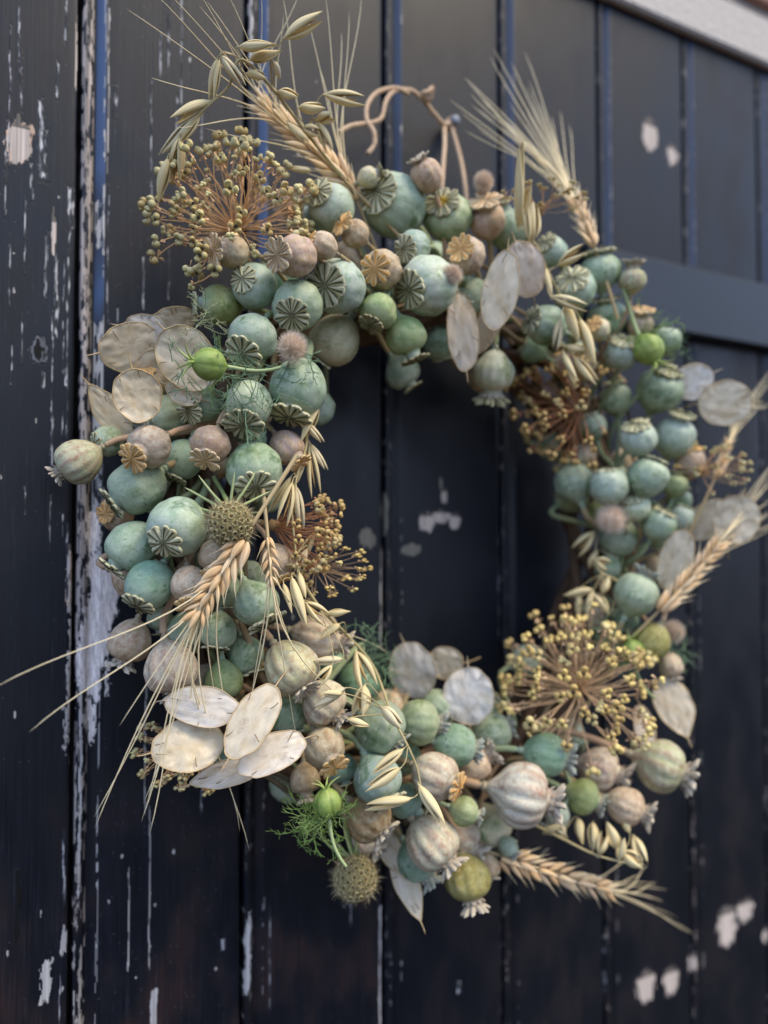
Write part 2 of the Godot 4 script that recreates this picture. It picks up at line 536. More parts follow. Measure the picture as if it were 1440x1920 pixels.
func barley(which: String, bx: float, by: float, bz: float, tx: float, ty: float, tz: float, wide: float) -> MeshInstance3D:
	var a := at(bx, by, bz)
	var b := at(tx, ty, tz)
	var axis := (b - a).normalized()
	var side := axis.cross(Vector3(-.35, 0, .93)).normalized()
	var out := side.cross(axis).normalized()
	var ln := a.distance_to(b)
	var bow := side * ln * rng.randf_range(-.10, .10)
	var path := curve(a - axis * .05 - out * .012, a - axis * .01, a.lerp(b, .5) + bow, b, 12)
	var mb := MB.new()
	mb.tube(path, [.0013, .0007], 7, Color(.42, .32, .16), Color(.52, .38, .20))
	var o := put("barley_ear", mb.mesh(), mats["straw"], wreath)
	tag(o, "long awned barley ear, " + which + " of the wreath")
	o.set_meta("a", a); o.set_meta("b", b); o.set_meta("bow", bow)
	var w := wide * .001
	var g := int(clampf(ln / .0050, 5, 12))
	var glen := clampf(w * 1.12, .008, .0165)
	for i in g:
		var f := (i + .5) / g
		var c := a.bezier_interpolate(a.lerp(b, .3) + bow * .66, a.lerp(b, .7) + bow * .66, b, f)
		for s in [-1.0, 1.0, 0.0]:
			if s == 0.0 and i % 2: continue
			var q := put("grain", grain_meshes[rng.randi() % 4], mats["grain"], o)
			var d: Vector3 = (axis + side * s * rng.randf_range(.36, .66) + out * ((.12 if s else .2) + rng.randf_range(-.12, .14))).normalized()
			var tw := facing(d, rng.randf() * TAU)
			var taper := lerpf(1.0, .72, f)
			q.transform = Transform3D(tw.scaled(Vector3.ONE * glen * taper * rng.randf_range(.80, 1.10)), c + side * s * w * .15 * taper + out * (w * .02 if s else w * .16) + axis * (.0012 if s > 0 else 0.0))
	return o

func awn(e: MeshInstance3D, f: float, tx: float, ty: float, tz: float) -> void:
	var a: Vector3 = e.get_meta("a")
	var b: Vector3 = e.get_meta("b")
	var bow: Vector3 = e.get_meta("bow")
	var p := a.bezier_interpolate(a.lerp(b, .3) + bow * .66, a.lerp(b, .7) + bow * .66, b, f)
	var t := at(tx, ty, tz)
	var axis := (b - a).normalized()
	var ln := p.distance_to(t)
	var mb := MB.new()
	var kink := Vector3(rng.randf_range(-1, 1), rng.randf_range(-1, 1), rng.randf_range(-.5, .5)) * ln * .03
	mb.tube(curve(p, p + axis * ln * .33, p.lerp(t, .66) + kink, t, 12), [.00050, .00020], 5, Color(.78, .64, .38), Color(.78, .69, .45), true)
	put("awn", mb.mesh(), mats["straw"], e)

func make_grain() -> void:
	for k in 4:
		var mb := MB.new()
		var p := PackedVector3Array()
		var col := PackedColorArray()
		var rows := 12
		var segs := 14
		var fat := [.165, .145, .18, .13][k] as float
		var ca: Color = [Color(.78, .57, .32), Color(.74, .56, .35), Color(.70, .49, .26), Color(.82, .66, .42)][k]
		for i in rows:
			var v := float(i) / (rows - 1)
			var r := fat * pow(sin(PI * pow(clampf(v * .94 + .04, 0, 1), .8)), .8)
			if i == rows - 1: r = .012
			for j in segs:
				var a := TAU * j / segs
				var keel := 1.0 + .10 * cos(a * 5.0) * sin(v * PI)
				p.append(Vector3(cos(a) * r * keel + .03 * sin(v * 4.0 + k), v, sin(a) * r * .8 * keel))
				var cc := ca.lerp(ca * Color(.74, .62, .50), clampf(.5 + .5 * cos(a * 5.0 + 2.5) - v * .15, 0, 1) * .8)
				col.append(cc.lerp(Color(.86, .74, .50), smoothstep(.7, 1.0, v) * .6))
		mb.grid(p, col, rows, segs, true)
		# the husk's own short bristle
		mb.tube(PackedVector3Array([Vector3(.0, .95, 0), Vector3(.03, 1.2, .02), Vector3(.10, 1.6, .05)]), [.022, .010], 4, Color(.80, .66, .40), Color(.80, .69, .45), true)
		grain_meshes.append(mb.mesh())

func capsule_into(mb: MB, c: Vector3, d: Vector3, r: float, opened: float, ca: Color) -> void:
	# a three-lobed seed capsule, split open at the top
	var b := facing(d, rng.randf() * TAU)
	for k in 3:
		var w := TAU * k / 3.0
		var lc := Vector3(cos(w), 0, sin(w)) * r * (.50 + opened * .16)
		var p := PackedVector3Array()
		var col := PackedColorArray()
		for i in 6:
			var v := PI * i / 5.0
			for j in 8:
				var a := TAU * j / 8.0
				var q := Vector3(sin(v) * cos(a), -cos(v) * .95, sin(v) * sin(a)) * r * .60
				if opened > .4 and q.y > 0:
					var inward := -Vector3(cos(w), 0, sin(w)).dot(q) / (r * .6)
					q += Vector3(cos(w), 0, sin(w)) * r * .34 * clampf(inward + .2, 0, 1)
					q.y *= 1.15
				p.append(c + b * (lc + q))
				var cc := ca.lerp(ca * Color(1.2, 1.18, 1.05), clampf(q.y / r * .8 + .3, 0, 1))
				if opened > .4 and i >= 4: cc = cc.lerp(ca * Color(.4, .32, .22), .5)
				col.append(cc)
		mb.grid(p, col, 6, 8, true)
	if opened > .4:
		mb.tube(PackedVector3Array([c + d * r * .1, c + d * r * .4]), [r * .28, r * .22], 6, Color(.03, .025, .02), Color(.03, .025, .02), true)

func make_florets() -> void:
	for tone in ["tan", "gold", "red"]:
		var list := []
		for k in 7:
			var mb := MB.new()
			var sc: Color = {"tan": Color(.66, .40, .19), "gold": Color(.60, .41, .24), "red": Color(.36, .17, .08)}[tone]
			sc = sc * rng.randf_range(.85, 1.1)
			var bend := Vector3(rng.randf_range(-.13, .13), 0, rng.randf_range(-.13, .13))
			mb.tube(curve(Vector3.ZERO, Vector3(0, .33, 0) + bend * 1.2, Vector3(0, .66, 0) + bend.rotated(Vector3.UP, .8), Vector3(0, .95, 0), 7), [.0072, .0065], 5, sc * .85, sc * 1.15)
			var ca: Color = {"tan": Color(.56, .49, .24), "gold": Color(.72, .57, .23), "red": Color(.50, .36, .15)}[tone]
			if k % 3 == 1: ca = ca.lerp(Color(.42, .29, .12), .6)
			if k % 4 == 2: ca = ca.lerp(Color(.48, .43, .26), .5)
			capsule_into(mb, Vector3(0, 1.0, 0), Vector3.UP, [.070, .078, .060, .074, .066, .046, .080][k], 1.0 if k in [0, 1, 3, 4, 6] else 0.0, ca)
			if k == 2:
				capsule_into(mb, Vector3(.07, .93, .03), Vector3(.5, .9, .2).normalized(), .05, 0.0, ca * .9)
				mb.tube(PackedVector3Array([Vector3(.0, .72, 0), Vector3(.05, .86, .02), Vector3(.07, .92, .03)]), [.007, .006], 4, sc, sc)
			# withered petals below the capsule
			for q in 4:
				var w := TAU * q / 4.0 + k
				var e := Vector3(cos(w), 0, sin(w))
				mb.tri(Vector3(0, .95, 0) + e * .02, Vector3(0, .90, 0) + e * .075 + Vector3(-e.z, 0, e.x) * .012, Vector3(0, .89, 0) + e * .06 - Vector3(-e.z, 0, e.x) * .015, sc * 1.1)
			list.append(mb.mesh())
		floret_meshes[tone] = list

func allium(tone: String, x: float, y: float, z: float, r: float, ax: float, ay: float, az: float, spread: int, count: int) -> void:
	var axis := Vector3(ax, ay, az).normalized()
	var mb := MB.new()
	var p := at(x, y, z)
	var cc := Color(.34, .21, .10)
	mb.tube(PackedVector3Array([p - axis * .002, p, p + axis * .003, p + axis * .005]), [.0035, .003], 10, cc, cc, true)
	var inward := Vector3(p.x, p.y, 0).normalized() * .165
	mb.tube(curve(p, p - axis * .02, inward + Vector3(0, 0, .05), inward + Vector3(.01, .02, .045), 6), [.002, .0022], 7, cc, cc * .8)
	var o := put("allium_seedhead", mb.mesh(), mats["stem"], wreath)
	tag(o, {"tan": "dry tan allium seed head with olive capsules", "gold": "golden allium seed head with radiating stalks", "red": "reddish brown allium seed head"}[tone])
	var b := facing(axis, rng.randf())
	var lim := cos(deg_to_rad(spread))
	for i in count:
		var c := 1.0 - (1.0 - lim) * (i + .5) / count
		var s := sqrt(maxf(0.0, 1.0 - c * c))
		var w := i * 2.399963 + rng.randf_range(-.25, .25)
		var d := b * Vector3(cos(w) * s, c, sin(w) * s)
		d = (d + Vector3(rng.randf_range(-.1, .1), rng.randf_range(-.1, .1), rng.randf_range(-.1, .1))).normalized()
		var ln := r * .001 * rng.randf_range(.74, 1.06)
		var tip := p + d * ln
		if tip.z < .006: continue
		var list: Array = floret_meshes[tone]
		var f := put("floret", list[rng.randi() % list.size()], mats["floret"], o)
		f.transform = Transform3D(facing(d, rng.randf() * TAU).scaled(Vector3(ln, ln, ln) if ln > .03 else Vector3(.034, ln, .034)), p)

# ---------------------------------------------------------------- soft and spiky heads
func bunny_tail(x: float, y: float, z: float, r: float, ax: float, ay: float, az: float) -> void:
	var axis := Vector3(ax, ay, az).normalized()
	var p := at(x, y, z)
	var rad := r * .001
	var b := facing(axis)
	var mb := MB.new()
	var core := PackedVector3Array()
	var col := PackedColorArray()
	for i in 9:
		var v := PI * i / 8.0
		for j in 12:
			var a := TAU * j / 12.0
			core.append(p + b * (Vector3(sin(v) * cos(a), -cos(v) * 1.15, sin(v) * sin(a)) * rad * .62))
			col.append(Color(.78, .64, .52))
	mb.grid(core, col, 9, 12, true)
	mb.tube(curve(p - axis * rad * .6, p - axis * rad * 1.4, p - axis * rad * 2.2 - Vector3(0, 0, .01), p - axis * rad * 3 - Vector3(0, 0, .03), 6), [.0007, .0008], 5, Color(.42, .36, .2), Color(.36, .3, .16))
	var o := put("bunny_tail_head", mb.mesh(), mats["fluff"], wreath)
	tag(o, "fluffy pinkish cream bunny tail grass head")
	var hb := MB.new()
	for i in 3600:
		var c := rng.randf_range(-1, 1)
		var s := sqrt(1 - c * c)
		var w := rng.randf() * TAU
		var d := b * Vector3(cos(w) * s, c * 1.1, sin(w) * s)
		var q := p + d * rad * .55
		var e := q + (d + axis * .55 + Vector3(rng.randf_range(-.3, .3), rng.randf_range(-.3, .3), rng.randf_range(-.3, .3))).normalized() * rad * rng.randf_range(.35, .85)
		var t := (e - q).cross(Vector3(rng.randf_range(-1, 1), rng.randf_range(-1, 1), rng.randf_range(-1, 1))).normalized() * .00009
		hb.tri(q - t, q + t, e, Color(.84, .71, .58) * rng.randf_range(.8, 1.1))
	tag(put("hairs", hb.mesh(), mats["fluff"], o), "", "", "", "stuff")

func scabious(x: float, y: float, z: float, r: float, ax: float, ay: float, az: float) -> void:
	var axis := Vector3(ax, ay, az).normalized()
	var p := at(x, y, z)
	var rad := r * .001
	var b := facing(axis)
	var mb := MB.new()
	var core := PackedVector3Array()
	var col := PackedColorArray()
	for i in 15:
		var v := PI * i / 14.0
		for j in 24:
			var a := TAU * j / 24.0
			core.append(p + b * (Vector3(sin(v) * cos(a), -cos(v) * .96, sin(v) * sin(a)) * rad * .84))
			col.append(Color(.33, .29, .13))
	mb.grid(core, col, 15, 24, true)
	mb.tube(curve(p - axis * rad * .8, p - axis * rad * 1.5, p - axis * rad * 2.4 - Vector3(0, 0, .012), p - axis * rad * 3.2 - Vector3(0, 0, .025), 6), [.0012, .0014], 6, Color(.22, .30, .10), Color(.25, .30, .12))
	var o := put("scabious_head", mb.mesh(), mats["stem"], wreath)
	tag(o, "round bristly olive scabious seed head")
	var hb := MB.new()
	var n := 100
	for i in n:
		var c := 1.0 - 1.85 * (i + .5) / n
		var s := sqrt(1 - c * c)
		var w := i * 2.399963
		var d := b * Vector3(cos(w) * s, c, sin(w) * s)
		var q := p + d * rad * .82
		var f := facing(d, rng.randf() * TAU)
		# papery cup with five dark bristles
		var cup := PackedVector3Array()
		var cc := PackedColorArray()
		for k in 4:
			for j in 10:
				var a := TAU * j / 10.0
				var rr: float = [.11, .125, .10, .03][k] * rad
				var hh: float = [-.05, .12, .10, .06][k] * rad
				cup.append(q + f * Vector3(cos(a) * rr, hh, sin(a) * rr))
				cc.append([Color(.36, .31, .14), Color(.64, .56, .31), Color(.46, .39, .18), Color(.09, .06, .03)][k])
		hb.grid(cup, cc, 4, 10, true)
		for k in 5:
			var a := TAU * k / 5.0
			var e := Vector3(cos(a), .9, sin(a))
			hb.tube(PackedVector3Array([q + d * rad * .08, q + f * (e * rad * .12), q + f * (e * rad * .24)]), [rad * .018, rad * .007], 3, Color(.09, .05, .02), Color(.16, .10, .05), true)
	hb_fringe(hb, p, b, rad)
	tag(put("bristles", hb.mesh(), mats["stem"], o), "", "", "", "stuff")
	var gb := MB.new()
	for i in 9:
		var w := TAU * i / 9.0 + rng.randf() * .4
		var e := b * Vector3(cos(w), -.25, sin(w)).normalized()
		var ln := rad * rng.randf_range(1.0, 1.9)
		gb.tube(curve(p - axis * rad * .8, p - axis * rad * .9 + e * ln * .4, p - axis * rad * 1.2 + e * ln * .7, p - axis * rad * rng.randf_range(.9, 2.2) + e * ln, 7), [.0011, .0004], 5, Color(.26, .33, .13), Color(.40, .44, .22), true)
	put("bracts", gb.mesh(), mats["leaf"], o)

func hb_fringe(hb: MB, p: Vector3, b: Basis, rad: float) -> void:
	for i in 900:
		var c := rng.randf_range(-.85, .9)
		var s := sqrt(1 - c * c)
		var w := rng.randf() * TAU
		var d := b * Vector3(cos(w) * s, c, sin(w) * s)
		var q := p + d * rad * .8
		var e := p + (d + Vector3(rng.randf_range(-.2, .2), rng.randf_range(-.2, .2), rng.randf_range(-.2, .2))) * rad * rng.randf_range(1.0, 1.2)
		var t := d.cross(Vector3(rng.randf_range(-1, 1), rng.randf_range(-1, 1), rng.randf_range(-1, 1))).normalized() * .00014
		hb.tri(q - t, q + t, e, Color(.66, .58, .35) * rng.randf_range(.6, 1.1))

func nigella(x: float, y: float, z: float, r: float, ax: float, ay: float, az: float, full: bool) -> void:
	var axis := Vector3(ax, ay, az).normalized()
	var p := at(x, y, z)
	var rad := r * .001
	var mb := MB.new()
	var q := PackedVector3Array()
	var col := PackedColorArray()
	var prof := spline([Vector3(.12, -1.15, 0), Vector3(.3, -1.0, 0), Vector3(.80, -.6, 0), Vector3(1, -.05, 0), Vector3(.88, .5, 0), Vector3(.5, .9, 0), Vector3(.12, 1.1, 0)], 4)
	for i in prof.size():
		for j in 50:
			var a := TAU * j / 50.0
			var seam := pow(absf(cos(a * 2.5)), .5)
			var rr := prof[i].x * (.93 + .07 * seam)
			q.append(Vector3(cos(a) * rr, prof[i].y, sin(a) * rr))
			var cc := Color(.26, .35, .085).lerp(Color(.15, .22, .05), clampf(1.0 - seam * 1.3, 0, 1))
			cc = cc.lerp(Color(.40, .46, .14), clampf(n1.get_noise_3d(cos(a) * 18 + x, prof[i].y * 10, sin(a) * 18 + y) * 1.4, 0, .7))
			col.append(cc)
	mb.grid(q, col, prof.size(), 50, true)
	var o := put("nigella_pod", mb.mesh(), mats["pod"], wreath)
	o.transform = Transform3D(facing(axis, rng.randf()).scaled(Vector3.ONE * rad), p)
	tag(o, "bright lime green nigella pod")
	for k in 5:
		var w := TAU * (k + .5) / 5.0
		var e := Vector3(cos(w), 0, sin(w))
		var hbm := MB.new()
		hbm.tube(curve(Vector3(0, 1.0, 0) + e * .15, Vector3(0, 1.3, 0) + e * .2, Vector3(0, 1.6, 0) + e * .7, Vector3(0, 1.75, 0) + e * 1.15, 7), [.10, .03], 6, Color(.30, .42, .10), Color(.34, .36, .14), true)
		put("horn", hbm.mesh(), mats["leaf"], o)
	var gb := MB.new()
	var turned := o.transform
	for k in (16 if full else 6):
		var w := TAU * k / 7.0 + rng.randf()
		var e := Vector3(cos(w), rng.randf_range(-.3, .5), sin(w)).normalized()
		thread(gb, Vector3(0, -1.1, 0), (e + Vector3(0, rng.randf_range(-.2, .6), 0)).normalized(), rng.randf_range(1.6, 2.7), .036, Color(.15, .23, .07), 2)
	gb.tube(curve(Vector3(0, -1.1, 0), Vector3(0, -2, 0), Vector3(.4, -3, 0), Vector3(.6, -4.2, -1.0), 8), [.13, .11], 7, Color(.36, .44, .22), Color(.30, .38, .17))
	put("bracts", gb.mesh(), mats["leaf"], o)

func thread(mb: MB, p: Vector3, d: Vector3, ln: float, r: float, c: Color, depth: int) -> void:
	var pts := PackedVector3Array([p])
	var q := p
	var e := d
	var turn := Vector3(rng.randf_range(-1, 1), rng.randf_range(-1, 1), rng.randf_range(-1, 1)) * .28
	var n := 6
	for i in n:
		q += e * ln / n
		e = (e + turn * .6 + Vector3(rng.randf_range(-1, 1), rng.randf_range(-1, 1), rng.randf_range(-1, 1)) * .10).normalized()
		pts.append(q)
		if depth > 0 and i >= 1 and i < n - 1 and rng.randf() < .75:
			var s := (e + Vector3(rng.randf_range(-1, 1), rng.randf_range(-1, 1), rng.randf_range(-1, 1)) * .9).normalized()
			thread(mb, q, s, ln * rng.randf_range(.35, .55), r * .75, c * rng.randf_range(.9, 1.15), depth - 1)
	mb.tube(pts, [r, r * .45], 4, c, c * 1.15, true)

func feather(tone: String, x: float, y: float, z: float, r: float, count: int) -> void:
	var mb := MB.new()
	var p := at(x, y, z)
	var base: Color = {"blue": Color(.13, .215, .125), "lime": Color(.17, .27, .07), "grey": Color(.27, .31, .18)}[tone]
	var rad := r * .001
	for i in count:
		var q := p + Vector3(rng.randf_range(-.6, .6), rng.randf_range(-.6, .6), rng.randf_range(-.35, .15)) * rad
		var d := Vector3(rng.randf_range(-1, 1), rng.randf_range(-1, 1), rng.randf_range(-.35, .5)).normalized()
		thread(mb, q, d, rad * rng.randf_range(.5, 1.0), .00028, base * rng.randf_range(.8, 1.25), 2)
	var o := put("feathery_foliage", mb.mesh(), mats["leaf"], wreath)
	tag(o, "wispy thread-like green nigella foliage", "", "", "stuff")

# ---------------------------------------------------------------- twine and ring
func twine_strand(t: Node3D, pts: Array) -> void:
	var path := spline(pts_m(pts), 10)
	var mb := MB.new()
	var total := path.size()
	for ply in 3:
		var q := PackedVector3Array()
		for i in total * 2 - 1:
			var f := i * .5
			var c := path[int(f)].lerp(path[mini(int(f) + 1, total - 1)], f - int(f))
			var d := (path[mini(int(f) + 1, total - 1)] - path[maxi(int(f) - 1, 0)]).normalized()
			var s := d.cross(Vector3.UP if absf(d.y) < .9 else Vector3.RIGHT).normalized()
			var w := i * .62 + ply * TAU / 3.0
			q.append(c + (s * cos(w) + d.cross(s) * sin(w)) * .00080)
		mb.tube(q, [.00100, .00100], 6, Color(.60, .44, .30) * rng.randf_range(.85, 1.1), Color(.58, .42, .28))
	for i in 900:
		var c := path[rng.randi() % total]
		var d := Vector3(rng.randf_range(-1, 1), rng.randf_range(-1, 1), rng.randf_range(-1, 1)).normalized()
		var s := d.cross(Vector3(.3, .8, .5)).normalized() * .00009
		mb.tri(c + d * .001 - s, c + d * .001 + s, c + d * rng.randf_range(.0025, .0042), Color(.68, .50, .36))
	put("strand", mb.mesh(), mats["stem"], t)

func ring() -> void:
	var o: MeshInstance3D
	for k in 9:
		var mb := MB.new()
		var p := PackedVector3Array()
		var ph := rng.randf() * TAU
		var rad := rng.randf_range(.010, .026)
		var tw := rng.randi_range(3, 6)
		for i in 97:
			var a := TAU * i / 96.0
			var w := ph + a * tw
			var rr := .165 + cos(w) * rad
			p.append(Vector3(cos(a) * rr, sin(a) * rr, .040 + sin(w) * rad))
		var c := Color(.10, .062, .035) * rng.randf_range(.7, 1.3)
		mb.tube(p, [.0042, .0042], 8, c, c)
		if k == 0:
			o = put("willow_base", mb.mesh(), mats["stem"], wreath)
			tag(o, "dark twisted willow ring under the seed heads")
		else:
			put("vine", mb.mesh(), mats["stem"], o)
	# loose cut stems lying round the ring between the pods
	for k in 64:
		var a := rng.randf() * TAU
		var l := rng.randf_range(.25, .5)
		var r0 := .165 + rng.randf_range(-.018, .03)
		var z0 := rng.randf_range(.05, .085)
		var pts := []
		for i in 5:
			var w := a + l * i / 4.0
			pts.append(Vector3(cos(w) * (r0 + rng.randf_range(-.004, .004)), sin(w) * (r0 + rng.randf_range(-.004, .004)), z0 + rng.randf_range(-.004, .004)))
		var mb := MB.new()
		var c: Color = [Color(.30, .20, .11), Color(.17, .20, .09), Color(.36, .27, .15), Color(.13, .10, .06)][k % 4]
		mb.tube(spline(pts, 4), [rng.randf_range(.0012, .0024), .0014], 7, c, c * .8)
		put("cut_stem", mb.mesh(), mats["stem"], wreath)

# ---------------------------------------------------------------- the door
const DOOR_LOW := 0.78
const DOOR_TOP := 1.90
const TW := 240
const TH := 2048

func chip(kind: String, x: float, y: float, w: float, h: float) -> void:   # a flake of lost paint: centre and size in millimetres
	chips.append([kind, x, y, w, h])

func noise_bytes(seed_: int, freq: float, w: int, h: int) -> PackedByteArray:
	var n := FastNoiseLite.new()
	n.seed = seed_
	n.frequency = freq
	n.fractal_octaves = 3
	var im := n.get_image(w, h, false, false, true)
	im.convert(Image.FORMAT_L8)
	im.resize(TW, TH, Image.INTERPOLATE_CUBIC)
	return im.get_data()

func board_material(k: int) -> StandardMaterial3D:
	var fine := noise_bytes(k * 7 + 1, .42, TW, 40)
	var grain := noise_bytes(k * 7 + 2, .16, TW, 26)
	var blot := noise_bytes(k * 7 + 3, .035, 60, 320)
	var rag := noise_bytes(k * 7 + 4, .12, TW, 620)
	var speck := noise_bytes(k * 7 + 5, .55, TW, TH)
	var rgb := PackedByteArray()
	var hgt := PackedByteArray()
	var rgh := PackedByteArray()
	rgb.resize(TW * TH * 3)
	hgt.resize(TW * TH)
	rgh.resize(TW * TH)
	var near := k < 2
	var brown := 1.0 if k in [-1, 0, 1] else .35
	var mmx := 107.5 / TW
	var mmy := (DOOR_TOP - DOOR_LOW) * 1000.0 / TH
	var bead_bare := k == 0
	for iy in TH:
		var wy := DOOR_TOP * 1000.0 - iy * mmy
		var low := clampf((1300.0 - wy) / 200.0, 0.0, 1.0) * brown
		for ix in TW:
			var i := iy * TW + ix
			var u := ix * mmx
			var f := fine[i] / 255.0
			var g := grain[i] / 255.0
			var b := blot[i] / 255.0
			var q := rag[i] / 255.0
			# paint: near black, thinner and browner in patches
			var r := 12.0 + f * 8.0
			var gg := 15.5 + f * 9.0
			var bb := 23.0 + f * 11.0
			var br := low * clampf((b - .42) * 3.2, 0.0, 1.0)
			r += 26.0 * br * (.5 + g); gg += 11.0 * br * (.5 + g); bb += 4.0 * br
			var hh := 132.0 + f * 40.0 + g * 34.0 + q * 10.0
			var ro := 70.0 + f * 36.0 + b * 56.0
			# dry scuffs along the grain
			if near and f > .62 and q > .52:
				var sc := (f - .62) * 190.0 * (q - .40)
				r += sc; gg += sc; bb += sc
			if near and speck[i] > 232 and q > .35:
				r = 130; gg = 132; bb = 136
			# the bevel beside the bead turns blue towards the top; the bead is worn in places
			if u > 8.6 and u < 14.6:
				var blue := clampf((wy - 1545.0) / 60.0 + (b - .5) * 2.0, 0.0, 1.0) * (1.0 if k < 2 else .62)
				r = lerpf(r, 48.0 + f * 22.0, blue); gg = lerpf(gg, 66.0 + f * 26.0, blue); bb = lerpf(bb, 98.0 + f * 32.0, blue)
				if (u > 13.2 and q + f > (1.06 if bead_bare else 1.34)) or (bead_bare and blue < .5 and wy > 1350.0 and q + f * .7 > .80):
					r = 170; gg = 168; bb = 166; hh -= 40.0
			elif u < 7.2:
				var th := .47 if bead_bare else .68
				if bead_bare and wy < 1330.0: th = .55
				if q * .6 + f * .4 > th:
					var w := 92.0 + g * 70.0 + f * 44.0
					if not bead_bare: w *= .8
					r = w * 1.04; gg = w * .98; bb = w * .94
					hh -= 46.0; ro = 190.0
			rgb[i * 3] = clampi(int(r), 0, 255)
			rgb[i * 3 + 1] = clampi(int(gg), 0, 255)
			rgb[i * 3 + 2] = clampi(int(bb), 0, 255)
			hgt[i] = clampi(int(hh), 0, 255)
			rgh[i] = clampi(int(ro), 0, 255)
	var x0 := (SEAM0 + k * PITCH) * 1000.0
	for pc in patches:
		var poly: PackedVector2Array = pc[1]
		var lo := poly[0]
		var hi := poly[0]
		for q in poly:
			lo = lo.min(q); hi = hi.max(q)
		if hi.x < x0 - 2.0 or lo.x > x0 + 109.0: continue
		for jy in range(clampi(int((DOOR_TOP * 1000.0 - hi.y - 2.0) / mmy), 0, TH - 1), clampi(int((DOOR_TOP * 1000.0 - lo.y + 2.0) / mmy), 0, TH - 1) + 1):
			for jx in range(clampi(int((lo.x - x0 - 2.0) / mmx), 0, TW - 1), clampi(int((hi.x - x0 + 2.0) / mmx), 0, TW - 1) + 1):
				var i := jy * TW + jx
				var w := Vector2(x0 + jx * mmx, DOOR_TOP * 1000.0 - jy * mmy)
				var jit := Vector2(n1.get_noise_2d(w.x * 9.0, w.y * 3.0), n1.get_noise_2d(w.x * 9.0 + 70.0, w.y * 3.0)) * 2.6
				if Geometry2D.is_point_in_polygon(w + jit, poly):
					var f := fine[i] / 255.0
					var gw := n2.get_noise_2d(w.x * 26.0 + n1.get_noise_2d(w.x * 3.0, w.y * 1.6) * 24.0, w.y * 1.2)
					var tone: float = 1.0 + gw * .30 + (f - .5) * .10
					var base := Color8(222, 212, 206) if pc[0] == "bare" else (Color8(186, 160, 142) if pc[0] == "wood" else Color8(188, 182, 176))
					rgb[i * 3] = clampi(int(base.r8 * tone), 0, 255)
					rgb[i * 3 + 1] = clampi(int(base.g8 * tone), 0, 255)
					rgb[i * 3 + 2] = clampi(int(base.b8 * tone), 0, 255)
					hgt[i] = clampi(50 + int(gw * 60.0), 0, 255)
					rgh[i] = 215
				elif Geometry2D.is_point_in_polygon(w + jit * .6, poly):
					hgt[i] = mini(255, hgt[i] + 55)
	var all := []
	for c in chips:
		all.append(c)
	# many fine lifted flakes on the two boards at the left
	var cr := RandomNumberGenerator.new()
	cr.seed = 40 + k
	if k == -1 or k == 0 or k == 1:
		for i in [20, 11, 3][k + 1]:
			var up := cr.randf() < .72
			all.append(["flake", x0 + (cr.randf_range(66, 106) if k == -1 else cr.randf_range(12, 100)), cr.randf_range(1400, 1760) if up else cr.randf_range(1100, 1400), cr.randf_range(.5, 1.3), cr.randf_range(8, 50)])
		for i in [16, 10, 6][k + 1]:
			all.append(["white", x0 + cr.randf_range(8, 106), cr.randf_range(1100, 1740), cr.randf_range(.7, 1.8), cr.randf_range(1.0, 5.0)])
	for c in all:
		var cx: float = c[1] - x0
		var cw: float = maxf(c[3] * (.5 if c[4] < 55.0 or c[0] == "bare" else .22), .40)
		var ch: float = c[4] * .5
		if cx + cw < -1.0 or cx - cw > 108.5: continue
		var jx0 := clampi(int((cx - cw * 1.7 - 1.0) / mmx), 0, TW - 1)
		var jx1 := clampi(int((cx + cw * 1.7 + 1.0) / mmx), 0, TW - 1)
		var jy0 := clampi(int((DOOR_TOP * 1000.0 - c[2] - ch * 1.15) / mmy), 0, TH - 1)
		var jy1 := clampi(int((DOOR_TOP * 1000.0 - c[2] + ch * 1.15) / mmy), 0, TH - 1)
		var kind: String = c[0]
		for jy in range(jy0, jy1 + 1):
			var wy := DOOR_TOP * 1000.0 - jy * mmy
			var ey: float = (wy - c[2]) / ch
			var wig: float = n1.get_noise_2d(wy * .55, cx * 3.0) * minf(cw * .9 + .5, 4.0) if kind != "wood" else 0.0
			for jx in range(jx0, jx1 + 1):
				var i := jy * TW + jx
				var ex: float = (jx * mmx - cx - wig) / cw
				var d: float = ex * ex + ey * ey if kind in ["wood", "hole", "grey"] or ch < 4.0 else maxf(absf(ex), absf(ey) * absf(ey))
				var q := rag[i] / 255.0
				var f := fine[i] / 255.0
				d += (q - .5) * (1.7 if kind in ["bare", "wood"] else (.8 if kind == "flake" else 1.3)) + (f - .5) * (.9 if kind == "bare" else .3)
				if d > 1.25: continue
				if d > 1.0:
					if kind != "crack": hgt[i] = mini(255, hgt[i] + 50)   # the lifted lip of the paint
					if kind == "flake":
						continue
					continue
				var col := Color8(190, 179, 171)
				if kind == "white": col = Color8(186, 182, 178)
				elif kind == "flake": col = Color8(48, 51, 57).lerp(Color8(186, 187, 190), clampf((q - .40) * 4.0 + (f - .5) * .8, 0.0, 1.0))
				elif kind == "bare": col = Color8(150, 143, 141)
				elif kind == "crack": col = Color8(6, 6, 7)
				elif kind == "grey": col = Color8(118, 116, 108)
				elif kind == "hole": col = Color8(14, 15, 18) if d < .45 else Color8(96, 100, 108)
				var tone := .78 + f * .34 + (grain[i] / 255.0 - .5) * .3
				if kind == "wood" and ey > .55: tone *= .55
				rgb[i * 3] = clampi(int(col.r8 * tone), 0, 255)
				rgb[i * 3 + 1] = clampi(int(col.g8 * tone), 0, 255)
				rgb[i * 3 + 2] = clampi(int(col.b8 * tone), 0, 255)
				hgt[i] = 20 if kind in ["crack", "hole"] else clampi(60 + int(f * 40.0), 0, 255)
				rgh[i] = 205
	var m := StandardMaterial3D.new()
	m.albedo_texture = ImageTexture.create_from_image(Image.create_from_data(TW, TH, false, Image.FORMAT_RGB8, rgb))
